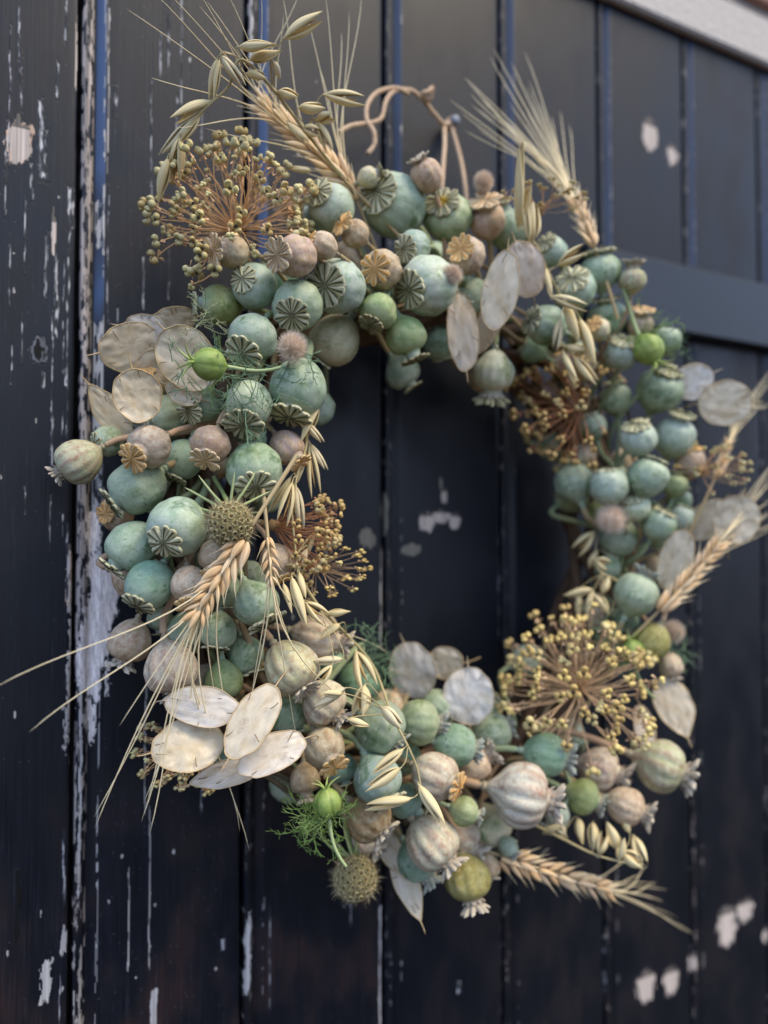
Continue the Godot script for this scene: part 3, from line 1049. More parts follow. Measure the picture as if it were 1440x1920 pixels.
	m.roughness_texture = ImageTexture.create_from_image(Image.create_from_data(TW, TH, false, Image.FORMAT_L8, rgh))
	m.roughness = 1.0
	m.roughness_texture_channel = BaseMaterial3D.TEXTURE_CHANNEL_RED
	m.heightmap_enabled = true
	m.heightmap_texture = ImageTexture.create_from_image(Image.create_from_data(TW, TH, false, Image.FORMAT_L8, hgt))
	m.heightmap_scale = .055
	m.metallic_specular = .40
	return m

func board_mesh(seed_: float) -> ArrayMesh:
	var prof := [[.0,-14.],[.0,-4.],[.25,-1.6],[1.0,-.5],[2.2,.1],[3.6,.3],[5.2,.0],[6.4,-1.0],[6.9,-2.8],[7.6,-3.6],[8.6,-3.3],[10.5,-2.1],[13.2,-.4],[14.6,.0],[24.,.05],[45.,.1],[70.,.1],[92.,.05],[104.,.0],[106.2,-.3],[107.2,-1.3],[107.5,-4.],[107.5,-14.]]
	var rows := 56
	var mb := MB.new()
	var p := PackedVector3Array()
	var uv := PackedVector2Array()
	var col := PackedColorArray()
	for i in rows:
		var v := float(i) / (rows - 1)
		var y := lerpf(DOOR_LOW, DOOR_TOP, v)
		for q in prof:
			var w := n1.get_noise_2d(y * 90.0 + seed_ * 37.0, q[0] * .12) * .35
			var ex := n2.get_noise_2d(y * 220.0, seed_ * 11.0 + (3.0 if q[0] > 50 else 0.0)) * (.45 if q[0] < 8.0 or q[0] > 104.0 else .0)
			p.append(Vector3((q[0] + ex) * .001, y, (q[1] + w) * .001))
			uv.append(Vector2(q[0] / 107.5, 1.0 - (y - DOOR_LOW) / (DOOR_TOP - DOOR_LOW)))
			col.append(Color.WHITE)
	mb.grid(p, col, rows, prof.size(), false, uv)
	return mb.mesh()

func box(mb: MB, lo: Vector3, hi: Vector3, c: Color, bev := .001) -> void:
	# a box with a chamfered front
	var q := [[lo.x, lo.y], [hi.x, lo.y], [hi.x, hi.y], [lo.x, hi.y]]
	var s := [[1, 1], [-1, 1], [-1, -1], [1, -1]]
	var loops := []
	for e in [[0.0, lo.z], [0.0, hi.z - bev], [bev, hi.z]]:
		var l := []
		for i in 4: l.append(Vector3(q[i][0] + s[i][0] * e[0], q[i][1] + s[i][1] * e[0], e[1]))
		loops.append(l)
	for k in 2:
		for i in 4:
			var j := (i + 1) % 4
			mb.tri(loops[k][i], loops[k + 1][i], loops[k][j], c)
			mb.tri(loops[k][j], loops[k + 1][i], loops[k + 1][j], c)
	mb.tri(loops[2][0], loops[2][2], loops[2][1], c)
	mb.tri(loops[2][0], loops[2][3], loops[2][2], c)

func build_door() -> void:
	list_chips()
	var door := Node3D.new()
	door.name = "plank_door"
	door.position = Vector3.ZERO
	add_child(door)
	tag(door, "old black painted plank door with peeling paint behind the wreath", "door", "", "thing")
	var last: StandardMaterial3D
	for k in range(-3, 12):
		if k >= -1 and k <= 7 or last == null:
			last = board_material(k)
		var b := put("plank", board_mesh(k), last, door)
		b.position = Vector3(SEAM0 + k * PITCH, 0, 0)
	# black backing that shows in the joints
	var mb := MB.new()
	box(mb, Vector3(-.40, DOOR_LOW, -.030), Vector3(1.40, DOOR_TOP, -.0125), Color(.012, .011, .010), .0005)
	put("backing", mb.mesh(), mats["stem"], door)
	# the rail across the right-hand boards
	var rb := MB.new()
	box(rb, Vector3(.470, 1.588, .001), Vector3(1.40, 1.655, .014), Color(.0075, .009, .013), .003)
	var rail := put("rail", rb.mesh(), mats["rail"], door)
	# door head: pale board, with the brick wall over it
	var hd := Node3D.new()
	hd.name = "door_frame"
	add_child(hd)
	tag(hd, "pale weathered wooden door head above the black boards", "door frame", "", "thing")
	var hb := MB.new()
	box(hb, Vector3(-.45, 1.8885, .0012), Vector3(1.45, 1.938, .009), Color(.47, .44, .41), .0025)
	put("head_board", hb.mesh(), mats["pale_wood"], hd)
	var lb := MB.new()
	box(lb, Vector3(-.45, 1.8862, .0012), Vector3(1.45, 1.8884, .005), Color(.17, .11, .08), .0008)
	put("stop_bead", lb.mesh(), mats["pale_wood"], hd)
	var wall := Node3D.new()
	wall.name = "brick_wall"
	add_child(wall)
	tag(wall, "weathered pinkish brick wall over the pale door head", "wall", "", "thing")
	var wb := MB.new()
	box(wb, Vector3(-.45, 1.939, -.05), Vector3(1.45, 2.16, .006), Color(.30, .27, .24), .001)
	put("mortar", wb.mesh(), mats["brick"], wall)
	for row in 3:
		for i in 9:
			var bb := MB.new()
			var x := -.45 + i * .225 + (row % 2) * .11
			if x > 1.23: continue
			box(bb, Vector3(x, 1.947 + row * .075, 0), Vector3(x + .213, 1.947 + row * .075 + .063, .013 + rng.randf() * .004), Color(.36, .20, .15) * rng.randf_range(.8, 1.15), .003)
			put("brick", bb.mesh(), mats["brick"], wall)

func build_hanger() -> void:
	var t := Node3D.new()
	t.name = "twine_loop"
	t.position = CENTRE
	add_child(t)
	tag(t, "knotted brown twine loop holding the wreath on its screw", "twine")
	place_twine(t)
	# wraps round the screw
	var c := HOOK * .001
	var kn := []
	for i in 22:
		var a := i * TAU / 9.0
		kn.append(Vector3(c.x + cos(a) * .0034, c.y + sin(a) * .0034, .005 + i * .0004) * 1000.0)
	twine_strand(t, kn)
	var m := MB.new()
	var prof := [[.0016, -.014], [.0016, .012], [.0034, .0125], [.0042, .0135], [.0040, .0155], [.0026, .0170], [.0003, .0175]]
	var p := PackedVector3Array()
	var col := PackedColorArray()
	for q in prof:
		for j in 20:
			var a := TAU * j / 20.0
			p.append(Vector3(cos(a) * q[0], -sin(a) * q[0], q[1]))
			col.append(Color(.20, .23, .27))
	var pr := PackedVector3Array()
	m.grid(p, col, prof.size(), 20, true)
	var s := put("screw", m.mesh(), mats["metal"], self)
	s.position = CENTRE + Vector3(c.x, c.y, .002)
	tag(s, "small grey metal screw in the door that holds the twine", "screw")

# ---------------------------------------------------------------- everything
func _ready() -> void:
	var cam := Camera3D.new()
	cam.name = "camera"
	cam.position = Vector3(0.0, 1.40, 0.52)
	cam.rotation = Vector3(deg_to_rad(1.589), deg_to_rad(-27.7185), 0)
	cam.fov = 67.308
	cam.near = 0.02
	cam.far = 60.0
	var lens := CameraAttributesPhysical.new()
	lens.frustum_focal_length = 18.03
	lens.exposure_aperture = 2.15
	lens.frustum_focus_distance = 0.412
	lens.frustum_near = 0.02
	lens.frustum_far = 60.0
	cam.attributes = lens
	add_child(cam)
	cam.current = true

	var we := WorldEnvironment.new()
	we.name = "world_environment"
	var env := Environment.new()
	env.background_mode = Environment.BG_SKY
	var sky := Sky.new()
	var sm := ProceduralSkyMaterial.new()
	sm.sky_top_color = Color(.60, .69, .85)
	sm.sky_horizon_color = Color(.58, .61, .67)
	sm.sky_curve = .25
	sm.ground_bottom_color = Color(.16, .14, .13)
	sm.ground_horizon_color = Color(.24, .22, .20)
	sm.sun_angle_max = 40.0
	sky.sky_material = sm
	env.sky = sky
	env.tonemap_mode = Environment.TONE_MAPPER_LINEAR
	env.tonemap_exposure = 3.6
	env.sdfgi_enabled = true
	env.ssao_enabled = true
	env.ssil_enabled = true
	we.environment = env
	add_child(we)

	var sun := DirectionalLight3D.new()
	sun.name = "overcast_sun"
	sun.light_energy = .32
	sun.light_angular_distance = 26.0
	sun.light_color = Color(1.0, .935, .83)
	sun.shadow_enabled = true
	sun.rotation_degrees = Vector3(-55, 32, 0)
	add_child(sun)

	rng.seed = 20240611
	n1.seed = 3; n1.frequency = .05; n1.fractal_octaves = 3
	n2.seed = 9; n2.frequency = .05; n2.fractal_octaves = 2
	n3.seed = 17; n3.frequency = .06; n3.fractal_octaves = 1
	var gn := FastNoiseLite.new()
	gn.seed = 5; gn.frequency = .06; gn.fractal_octaves = 4
	var gt := NoiseTexture2D.new()
	gt.width = 256; gt.height = 256; gt.seamless = true; gt.noise = gn
	mats["grain_tex"] = gt
	mats["pod"] = vcol(.52, .42, .012, 40.0)
	mats["dry_pod"] = vcol(.60, .38, .025, 50.0)
	mats["pod"].albedo_texture = skin_texture(false)
	mats["pod"].uv1_world_triplanar = true
	mats["pod"].uv1_scale = Vector3.ONE * 15.0
	mats["pod"].heightmap_scale = .006
	mats["dry_pod"].albedo_texture = skin_texture(true)
	mats["dry_pod"].uv1_world_triplanar = true
	mats["dry_pod"].uv1_scale = Vector3.ONE * 17.0
	mats["dry_pod"].heightmap_scale = .02
	mats["crown"] = vcol(.72, .35, .03, 70.0)
	mats["stem"] = vcol(.75, .35, .03, 80.0)
	mats["straw"] = vcol(.55, .45)
	mats["grain"] = vcol(.55, .45)
	mats["floret"] = vcol(.65, .4)
	mats["fluff"] = vcol(.9, .2)
	mats["leaf"] = vcol(.6, .4)
	mats["paper"] = vcol(.34, .5, .012, 60.0)
	mats["rail"] = vcol(.36, .5, .02, 9.0)
	mats["pale_wood"] = vcol(.7, .35, .1, 8.0)
	mats["brick"] = vcol(.9, .3, .2, 12.0)
	mats["metal"] = vcol(.6, .5)
	mats["metal"].metallic = .5
	for k in ["straw", "fluff", "leaf"]:
		mats[k].backlight_enabled = true
		mats[k].backlight = Color(.25, .25, .22)
	mats["paper"].backlight_enabled = true
	mats["paper"].backlight = Color(.5, .46, .39)
	mats["paper"].transparency = BaseMaterial3D.TRANSPARENCY_ALPHA
	mats["paper"].albedo_color = Color(1, 1, 1, .95)

	build_door()
	wreath = Node3D.new()
	wreath.name = "seed_head_wreath"
	wreath.position = CENTRE
	add_child(wreath)
	tag(wreath, "round wreath of dried poppy pods, honesty, oats, barley and allium heads", "wreath")
	make_spikelets()
	make_grain()
	make_florets()
	ring()
	place_pods()
	place_honesty()
	place_alliums()
	place_barley()
	place_oats()
	place_extras()
	build_hanger()
	for o in wreath.get_children():
		for key in ["a", "b", "bow"]:
			if o.has_meta(key): o.remove_meta(key)

# ---------------------------------------------------------------- where things sit
func place_pods() -> void:
	pod("tan","fan",-159.1,162.0,96.2,9.4,-0.95,-0.17,0.26,1.32,1.05,11)
	pod("mauve","fan",-130.6,156.3,121.2,11.6,-0.87,-0.24,0.43,1.32,0.86,10)
	pod("tan","fan",-114.2,165.4,120.6,7.9,-0.94,0.35,-0.02,1.02,0.65,10)
	pod("tan","fan",-80.5,187.6,93.1,9.0,-0.91,0.30,0.29,1.32,0.95,11)
	pod("blue","star",-145.6,145.1,93.8,13.0,-0.77,0.07,0.63,0.97,0.67,9)
	pod("green","star",-124.8,132.5,109.0,14.7,-0.51,-0.60,0.62,0.92,0.72,11)
	pod("blue","star",-99.0,147.5,109.0,16.1,-0.82,-0.23,0.53,0.92,0.83,10)
	pod("olive","star",-161.9,135.5,79.4,11.9,-1.00,-0.04,-0.07,1.32,0.59,13)
	pod("green","star",-150.6,112.2,105.9,13.5,-0.54,-0.75,0.39,1.08,0.85,9)
	pod("cream","star",-89.8,123.0,81.7,15.4,-0.44,-0.80,-0.42,1.03,0.56,10)
	pod("green","star",-124.6,85.3,109.7,15.9,-0.36,-0.91,0.22,1.23,0.80,9)
	pod("pale","star",-153.9,73.8,109.7,12.7,-0.34,-0.80,0.50,1.31,0.94,11)
	pod("mauve","fan",-174.3,50.7,107.3,10.4,-0.40,-0.78,0.48,1.17,0.84,10)
	pod("mauve","fan",-130.3,51.4,105.6,9.8,0.45,-0.73,0.51,1.31,0.74,9)
	pod("green","star",-151.1,37.7,110.1,15.4,-0.13,-0.75,0.65,0.92,0.75,11)
	pod("pink","fan",-203.4,49.3,91.6,11.9,-0.69,-0.49,0.53,1.32,0.76,11)
	pod("green","star",-181.5,44.7,71.7,11.1,-0.41,-0.91,0.08,1.16,0.72,9)
	pod("striped","frill",-235.9,42.7,55.6,12.7,-0.80,-0.56,-0.23,1.05,0.48,13)
	pod("green","star",-207.7,27.8,78.8,14.8,-0.81,-0.59,-0.02,1.13,0.69,10)
	pod("green","star",-220.1,55.4,52.4,8.6,-0.90,-0.25,0.35,0.93,0.76,9)
	pod("green","star",-169.1,77.8,74.7,10.9,-0.79,-0.40,0.46,1.32,0.86,13)
	pod("blue","star",-191.0,6.0,103.9,15.7,-0.57,-0.52,0.64,1.09,0.65,10)
	pod("green","star",-210.5,-5.1,80.0,13.8,-0.65,-0.76,-0.05,1.18,0.67,11)
	pod("teal","star",-203.4,-25.9,93.4,12.9,-0.54,-0.79,0.31,1.04,0.77,11)
	pod("pink","fan",-185.3,-24.8,106.0,9.7,-0.01,-0.88,0.47,1.32,0.99,9)
	pod("tan","fan",-172.3,-9.8,111.0,9.2,-0.25,-0.89,0.37,1.14,0.81,10)
	pod("tan","frill",-208.4,-59.3,63.4,11.8,-0.31,-0.95,-0.03,1.14,0.67,11)
	pod("white","frill",-191.8,-71.4,92.1,14.0,0.14,-0.94,0.30,1.03,0.58,10)
	pod("green","star",-177.6,-53.9,71.2,11.4,-0.36,-0.90,0.23,0.92,0.85,10)
	pod("green","star",-164.3,-53.5,87.4,10.6,-0.18,-0.97,0.18,0.93,0.77,12)
	pod("green","star",-148.8,-36.4,109.0,12.7,0.36,-0.84,0.41,1.03,0.94,12)
	pod("green","star",-145.3,-69.5,78.0,10.7,0.22,-0.95,0.22,1.07,0.79,11)
	pod("striped","frill",-128.0,-74.2,107.4,15.1,0.35,-0.72,0.59,0.99,0.54,11)
	pod("lime","star",-160.3,-82.5,83.9,11.3,-0.00,-0.98,0.19,1.06,0.67,10)
	pod("green","star",-121.4,-105.3,85.0,11.8,0.19,-0.93,0.30,1.04,0.67,9)
	pod("tan","fan",-109.2,-120.3,111.3,11.6,0.12,-0.60,0.79,1.18,0.80,8)
	pod("tan","frill",-107.1,-147.9,77.7,9.1,-0.03,-0.95,0.31,1.22,0.64,11)
	pod("white","frill",-107.2,-95.7,106.4,13.0,0.57,-0.64,0.51,1.08,0.52,11)
	pod("white","frill",-101.8,-61.2,83.1,14.7,0.88,-0.26,0.41,1.18,0.58,11)
	pod("mauve","fan",-134.4,-13.9,101.4,9.8,0.23,-0.87,0.43,1.20,0.74,9)
	pod("green","frill",-68.0,-115.8,101.4,16.2,0.62,-0.61,0.49,0.98,0.48,12)
	pod("olivegreen","frill",-34.9,-118.7,91.6,14.7,0.93,-0.14,0.34,1.03,0.56,12)
	pod("teal","frill",-12.5,-134.4,100.1,13.7,0.92,-0.25,0.31,0.99,0.57,11)
	pod("blue","star",-75.9,-142.8,113.2,14.5,0.25,-0.81,0.54,1.02,0.80,12)
	pod("white","fan",-34.0,-147.7,109.7,14.2,0.45,-0.24,0.86,1.23,0.70,9)
	pod("white","frill",-31.9,-191.5,102.2,15.7,0.44,-0.68,0.58,1.07,0.64,11)
	pod("brown","frill",-77.3,-167.9,104.2,13.4,0.52,-0.59,0.62,0.97,0.71,11)
	pod("white","frill",-61.7,-194.7,70.6,9.6,0.49,-0.60,0.63,0.99,0.79,12)
	pod("lime","frill",-13.0,-172.8,110.5,9.1,0.83,-0.33,0.44,1.18,0.63,12)
	pod("white","frill",5.4,-203.0,78.9,12.6,0.47,-0.72,0.51,1.10,0.80,10)
	pod("cream","frill",32.3,-201.7,74.3,15.6,0.44,-0.79,0.42,0.99,0.57,12)
	pod("teal","frill",-29.6,-211.3,80.2,13.9,0.36,-0.74,0.57,1.06,0.60,12)
	pod("oliveyellow","frill",0.1,-223.3,95.1,14.6,0.04,-0.92,0.38,1.06,0.64,11)
	pod("tan","frill",20.6,-222.5,87.0,8.6,0.01,-0.89,0.46,0.92,0.75,11)
	pod("pink","frill",12.3,-154.4,83.7,13.0,0.79,0.50,0.36,1.07,0.72,12)
	pod("green","frill",36.5,-138.1,72.1,13.5,0.87,0.29,0.41,0.94,0.61,10)
	pod("teal","frill",54.9,-147.3,107.5,14.4,0.85,-0.17,0.49,1.03,0.70,12)
	pod("white","frill",29.9,-168.5,113.0,20.2,0.80,-0.19,0.57,1.05,0.59,12)
	pod("lime","frill",95.5,-184.4,97.6,12.5,0.75,-0.37,0.55,1.12,0.64,13)
	pod("pink","frill",118.9,-189.3,116.0,13.1,0.61,-0.28,0.74,1.17,0.74,13)
	pod("striped","frill",149.5,-164.5,119.3,18.4,0.66,-0.31,0.69,1.07,0.71,10)
	pod("white","frill",117.3,-170.0,91.6,15.6,0.59,-0.20,0.78,1.14,0.70,13)
	pod("pale","frill",76.6,-195.6,93.5,9.0,-0.61,-0.78,-0.15,1.11,0.67,12)
	pod("green","frill",33.9,-209.5,93.6,6.5,0.38,-0.68,0.62,0.98,0.67,10)
	pod("blue","star",126.9,132.8,107.7,12.0,-0.29,0.75,0.60,0.92,0.90,11)
	pod("green","star",171.9,110.9,101.3,17.9,-0.13,0.80,0.59,0.99,0.71,11)
	pod("green","star",148.3,105.4,79.7,12.4,-0.33,0.93,0.17,1.16,0.67,11)
	pod("blue","star",139.8,70.6,110.3,13.3,-0.46,0.83,0.31,0.92,0.82,11)
	pod("blue","star",184.5,75.0,103.8,15.1,-0.10,0.86,0.50,1.32,0.70,13)
	pod("green","star",113.2,40.0,72.2,15.4,-0.06,0.92,-0.38,1.05,0.65,11)
	pod("blue","star",121.5,36.7,98.8,14.0,-0.21,0.97,0.09,0.92,0.72,10)
	pod("green","star",146.3,42.5,112.9,14.4,0.30,0.92,0.26,1.03,0.70,11)
	pod("lime","star",189.6,39.1,99.3,9.9,0.09,0.98,0.18,1.06,0.70,11)
	pod("green","star",202.9,28.5,91.1,10.1,0.16,0.96,0.24,1.17,0.70,13)
	pod("pale","star",144.3,20.9,103.3,10.7,-0.50,0.83,0.24,0.92,0.91,10)
	pod("green","star",150.4,-1.3,79.7,14.8,-0.16,-0.89,-0.43,1.00,0.62,9)
	pod("green","star",161.7,8.7,108.8,12.3,0.15,0.87,0.48,0.92,0.79,11)
	pod("blue","star",195.5,13.6,100.0,9.9,0.21,0.94,0.27,0.98,0.70,9)
	pod("green","frill",139.9,-42.8,106.8,16.0,0.42,0.88,0.20,1.01,0.61,12)
	pod("oliveyellow","frill",150.7,-75.9,111.4,12.9,-0.17,-0.87,-0.46,1.15,0.61,12)
	pod("pink","frill",179.0,-97.7,103.0,8.9,0.03,-0.96,0.26,1.07,0.64,10)
	pod("green","star",111.0,191.6,103.3,14.3,-0.26,0.96,0.12,1.06,0.94,12)
	pod("blue","star",89.2,175.5,101.7,14.1,-0.72,0.39,0.57,0.92,0.85,11)
	pod("green","star",125.9,161.0,94.5,14.3,-0.30,0.93,0.20,1.06,0.84,11)
	pod("striped","frill",128.6,183.7,116.9,9.6,-0.08,0.97,0.21,1.25,0.80,12)
	pod("pink","fan",145.9,155.7,107.1,9.5,-0.23,0.82,0.52,1.32,0.98,11)
	pod("cream","fan",103.4,146.4,109.3,8.4,-0.87,0.38,0.30,0.95,0.87,8)
	pod("green","star",56.4,143.8,109.4,13.5,-0.98,0.19,-0.07,0.98,0.79,11)
	pod("blue","star",72.1,201.8,96.9,11.0,-0.85,0.42,0.32,0.92,0.77,9)
	pod("green","star",42.3,216.6,85.0,15.1,-0.41,0.87,0.26,1.28,0.53,13)
	pod("mauve","fan",18.7,214.2,93.7,12.0,-0.53,0.61,0.59,1.32,0.98,9)
	pod("green","star",-43.3,219.4,74.6,21.0,-0.86,0.08,0.50,1.04,0.72,12)
	pod("olivegreen","yellow",-7.1,215.6,83.6,16.6,-0.66,0.36,0.65,0.92,0.75,10)
	pod("mauve","frill",-32.2,232.9,98.2,10.0,-0.62,0.76,0.17,1.08,0.72,10)
	pod("blue","star",-92.1,206.1,82.4,14.4,-0.80,0.26,0.54,1.13,0.68,10)
	pod("tan","fan",-71.4,161.3,110.6,12.3,-0.74,-0.21,0.65,0.92,0.85,10)
	pod("blue","star",-45.1,181.9,104.6,10.7,-0.89,-0.31,0.34,0.99,0.84,11)
	pod("pale","star",-39.7,156.2,113.1,17.9,-0.92,-0.35,0.17,0.92,0.71,12)
	pod("pink","fan",-8.2,181.2,108.3,12.1,-0.79,0.10,0.60,0.92,0.80,10)
	pod("lime","star",-73.7,136.1,110.9,11.3,-0.54,-0.83,0.15,1.04,0.74,12)
	pod("lime","star",-50.2,125.6,102.6,12.7,0.36,-0.93,0.10,1.31,0.77,11)
	pod("green","frill",10.0,164.3,85.7,12.4,-0.71,-0.64,0.29,0.92,0.74,12)
	pod("green","star",6.4,137.6,51.3,11.5,0.30,-0.95,-0.09,0.95,0.67,9)
	pod("cream","frill",31.6,115.0,81.9,14.2,0.10,-0.96,-0.28,1.27,0.87,13)
	pod("cream","frill",-68.9,228.6,86.9,6.8,0.72,0.41,0.57,1.23,0.70,12)
	pod("blue","star",-103.2,202.4,63.5,9.6,-0.60,0.74,0.32,0.92,0.56,11)
	pod("pink","fan",201.7,57.4,103.3,10.8,-0.05,0.93,0.38,1.06,0.69,8)
	pod("green","star",-157.0,-31.9,84.4,8.6,-0.02,-1.00,0.07,1.07,0.64,11)
	pod("green","star",-190.2,-48.4,55.2,7.6,-0.02,-0.99,0.10,1.25,0.65,9)
	pod("teal","star",-85.9,-142.6,84.5,9.9,0.17,-0.91,0.38,1.05,0.60,10)
	pod("teal","star",-39.8,-169.9,82.9,11.7,0.59,-0.72,0.37,1.27,0.66,11)
	pod("green","star",-38.2,-143.6,80.1,10.4,0.73,-0.58,0.36,1.23,0.60,12)
	pod("green","star",163.8,144.2,116.2,10.3,-0.00,0.94,0.33,0.92,0.65,12)
	pod("green","star",124.8,82.7,80.2,10.1,-0.35,0.94,-0.02,1.04,0.67,11)
	pod("tan","frill",127.1,61.5,69.4,9.0,-0.50,0.86,-0.07,0.92,0.64,11)
	pod("green","star",143.4,-24.7,75.3,9.9,-0.13,-0.97,-0.21,0.92,0.65,11)
	pod("tan","frill",186.2,-24.0,84.2,9.2,0.32,0.90,0.29,0.92,0.64,12)
	pod("olive","star",139.9,18.6,68.0,9.1,-0.42,0.83,-0.36,0.92,0.71,13)
	pod("tan","fan",109.5,124.9,84.7,9.5,-0.44,0.89,0.13,0.92,0.70,11)
	pod("teal","star",67.6,135.0,81.1,10.0,-0.84,0.48,-0.26,0.92,0.69,9)
	pod("green","star",152.2,-63.0,85.5,8.9,-0.38,-0.89,-0.25,1.02,0.71,11)
	pod("green","star",188.9,-2.2,86.3,9.2,-0.17,-0.97,-0.17,0.94,0.71,13)
	pod("mauve","fan",91.8,127.1,84.5,8.6,-0.43,0.90,0.02,0.92,0.71,10)
	pod("tan","fan",-68.4,185.7,50.1,13.2,0.65,0.36,0.67,1.10,0.60,11)
	pod("blue","star",187.6,38.0,41.0,11.1,0.43,0.11,0.90,1.09,0.60,9)
	pod("blue","star",129.9,139.3,60.4,12.8,0.71,-0.61,0.35,1.07,0.60,9)
	pod("tan","fan",-156.8,47.1,53.3,12.2,0.68,0.49,0.54,1.19,0.60,11)
	pod("green","star",87.5,-95.8,45.7,12.3,0.93,0.28,0.23,1.13,0.60,8)
	pod("green","star",9.1,-149.7,52.5,11.3,-0.30,-0.71,0.64,1.12,0.60,8)
	pod("green","star",-192.6,31.4,40.4,11.2,0.34,0.34,0.88,1.12,0.60,11)
	pod("teal","star",-119.2,164.0,57.8,13.1,-0.57,0.70,0.43,1.02,0.60,10)
	pod("white","frill",150.1,-62.3,52.1,13.2,0.63,0.28,0.73,1.19,0.60,10)
	pod("teal","star",-139.1,-136.9,50.4,13.2,0.82,0.19,0.55,1.15,0.60,9)
	pod("teal","star",-78.0,-84.0,45.1,11.0,0.12,0.89,0.44,1.10,0.60,11)
	pod("green","star",16.0,208.7,30.0,11.8,-0.94,0.10,0.31,1.19,0.60,10)
	pod("white","frill",140.7,95.4,40.9,12.6,0.54,0.75,0.38,1.10,0.60,11)
	pod("teal","star",173.4,-35.3,41.2,14.0,-0.75,0.30,0.58,1.05,0.60,11)
	pod("tan","fan",-196.3,93.6,45.8,12.2,-0.32,0.47,0.82,1.04,0.60,10)
	pod("tan","fan",-155.7,3.6,40.2,14.4,-0.21,0.75,0.63,1.19,0.60,9)
	pod("green","star",-137.2,-28.5,59.9,13.5,0.53,-0.81,0.25,1.09,0.60,11)
	pod("tan","fan",-203.6,-23.4,58.2,14.0,0.88,-0.30,0.36,1.05,0.60,8)
	pod("olivegreen","frill",134.2,31.3,44.6,14.1,0.86,0.50,0.09,1.11,0.60,11)
	pod("green","star",127.8,-157.1,45.2,13.1,0.71,-0.51,0.48,1.16,0.60,11)
	pod("tan","fan",-157.7,-89.5,45.1,11.4,0.52,-0.63,0.57,1.01,0.60,8)
	pod("teal","star",-58.3,-96.6,53.1,14.4,-0.18,-0.97,0.15,1.12,0.60,8)
	pod("tan","fan",-29.2,-121.3,39.4,14.1,-0.61,-0.42,0.67,1.03,0.60,8)
	pod("green","star",-102.7,-162.3,39.0,12.6,-0.43,0.50,0.75,1.05,0.60,11)
	pod("tan","fan",-212.8,14.0,42.0,10.3,-0.68,-0.05,0.73,1.10,0.60,9)
	pod("white","frill",-14.2,170.1,38.1,13.4,0.30,-0.83,0.46,1.07,0.60,9)
	pod("olivegreen","frill",-41.6,-177.2,32.7,13.0,-0.29,0.69,0.66,1.09,0.60,10)
	pod("green","star",-0.3,-119.2,59.2,12.2,0.59,-0.67,0.45,1.05,0.60,10)
	pod("green","star",-51.1,172.0,60.8,11.6,0.47,0.86,0.18,1.00,0.60,8)
	pod("tan","fan",51.2,121.1,45.7,14.2,0.70,-0.31,0.64,1.18,0.60,10)
	pod("green","star",-118.2,26.0,34.9,10.7,0.17,0.53,0.83,1.00,0.60,9)
	pod("green","star",0.4,-183.9,31.1,14.0,-0.67,-0.67,0.34,1.13,0.60,11)
	pod("white","frill",-130.7,39.0,61.8,10.2,-0.70,-0.09,0.70,1.06,0.60,10)
	pod("green","star",170.3,48.2,53.2,11.2,0.30,-0.55,0.78,1.10,0.60,10)
	pod("olivegreen","frill",175.3,-70.1,37.6,13.6,-0.57,0.19,0.80,1.07,0.60,8)
	pod("white","frill",192.6,59.8,44.3,12.9,0.77,0.59,0.24,1.07,0.60,9)
	pod("green","star",124.7,73.1,33.5,12.4,0.80,-0.14,0.59,1.08,0.60,10)
	pod("green","star",-32.1,-208.0,39.8,12.0,-0.70,0.65,0.30,1.15,0.60,10)
	pod("teal","star",61.0,-130.9,34.2,10.4,-0.03,0.81,0.59,1.04,0.60,11)
	pod("blue","star",-84.8,86.1,43.5,11.4,-0.61,0.05,0.79,1.01,0.60,8)
	pod("olivegreen","frill",-186.8,71.0,51.0,14.3,-0.89,-0.28,0.36,1.10,0.60,10)
	pod("blue","star",-25.9,114.1,54.4,12.5,0.51,-0.82,0.25,1.04,0.60,8)
	pod("green","star",18.6,156.1,41.6,11.5,-0.45,0.40,0.80,1.04,0.60,9)
	pod("teal","star",-132.5,62.9,44.3,11.0,-0.72,-0.67,0.19,1.10,0.60,11)
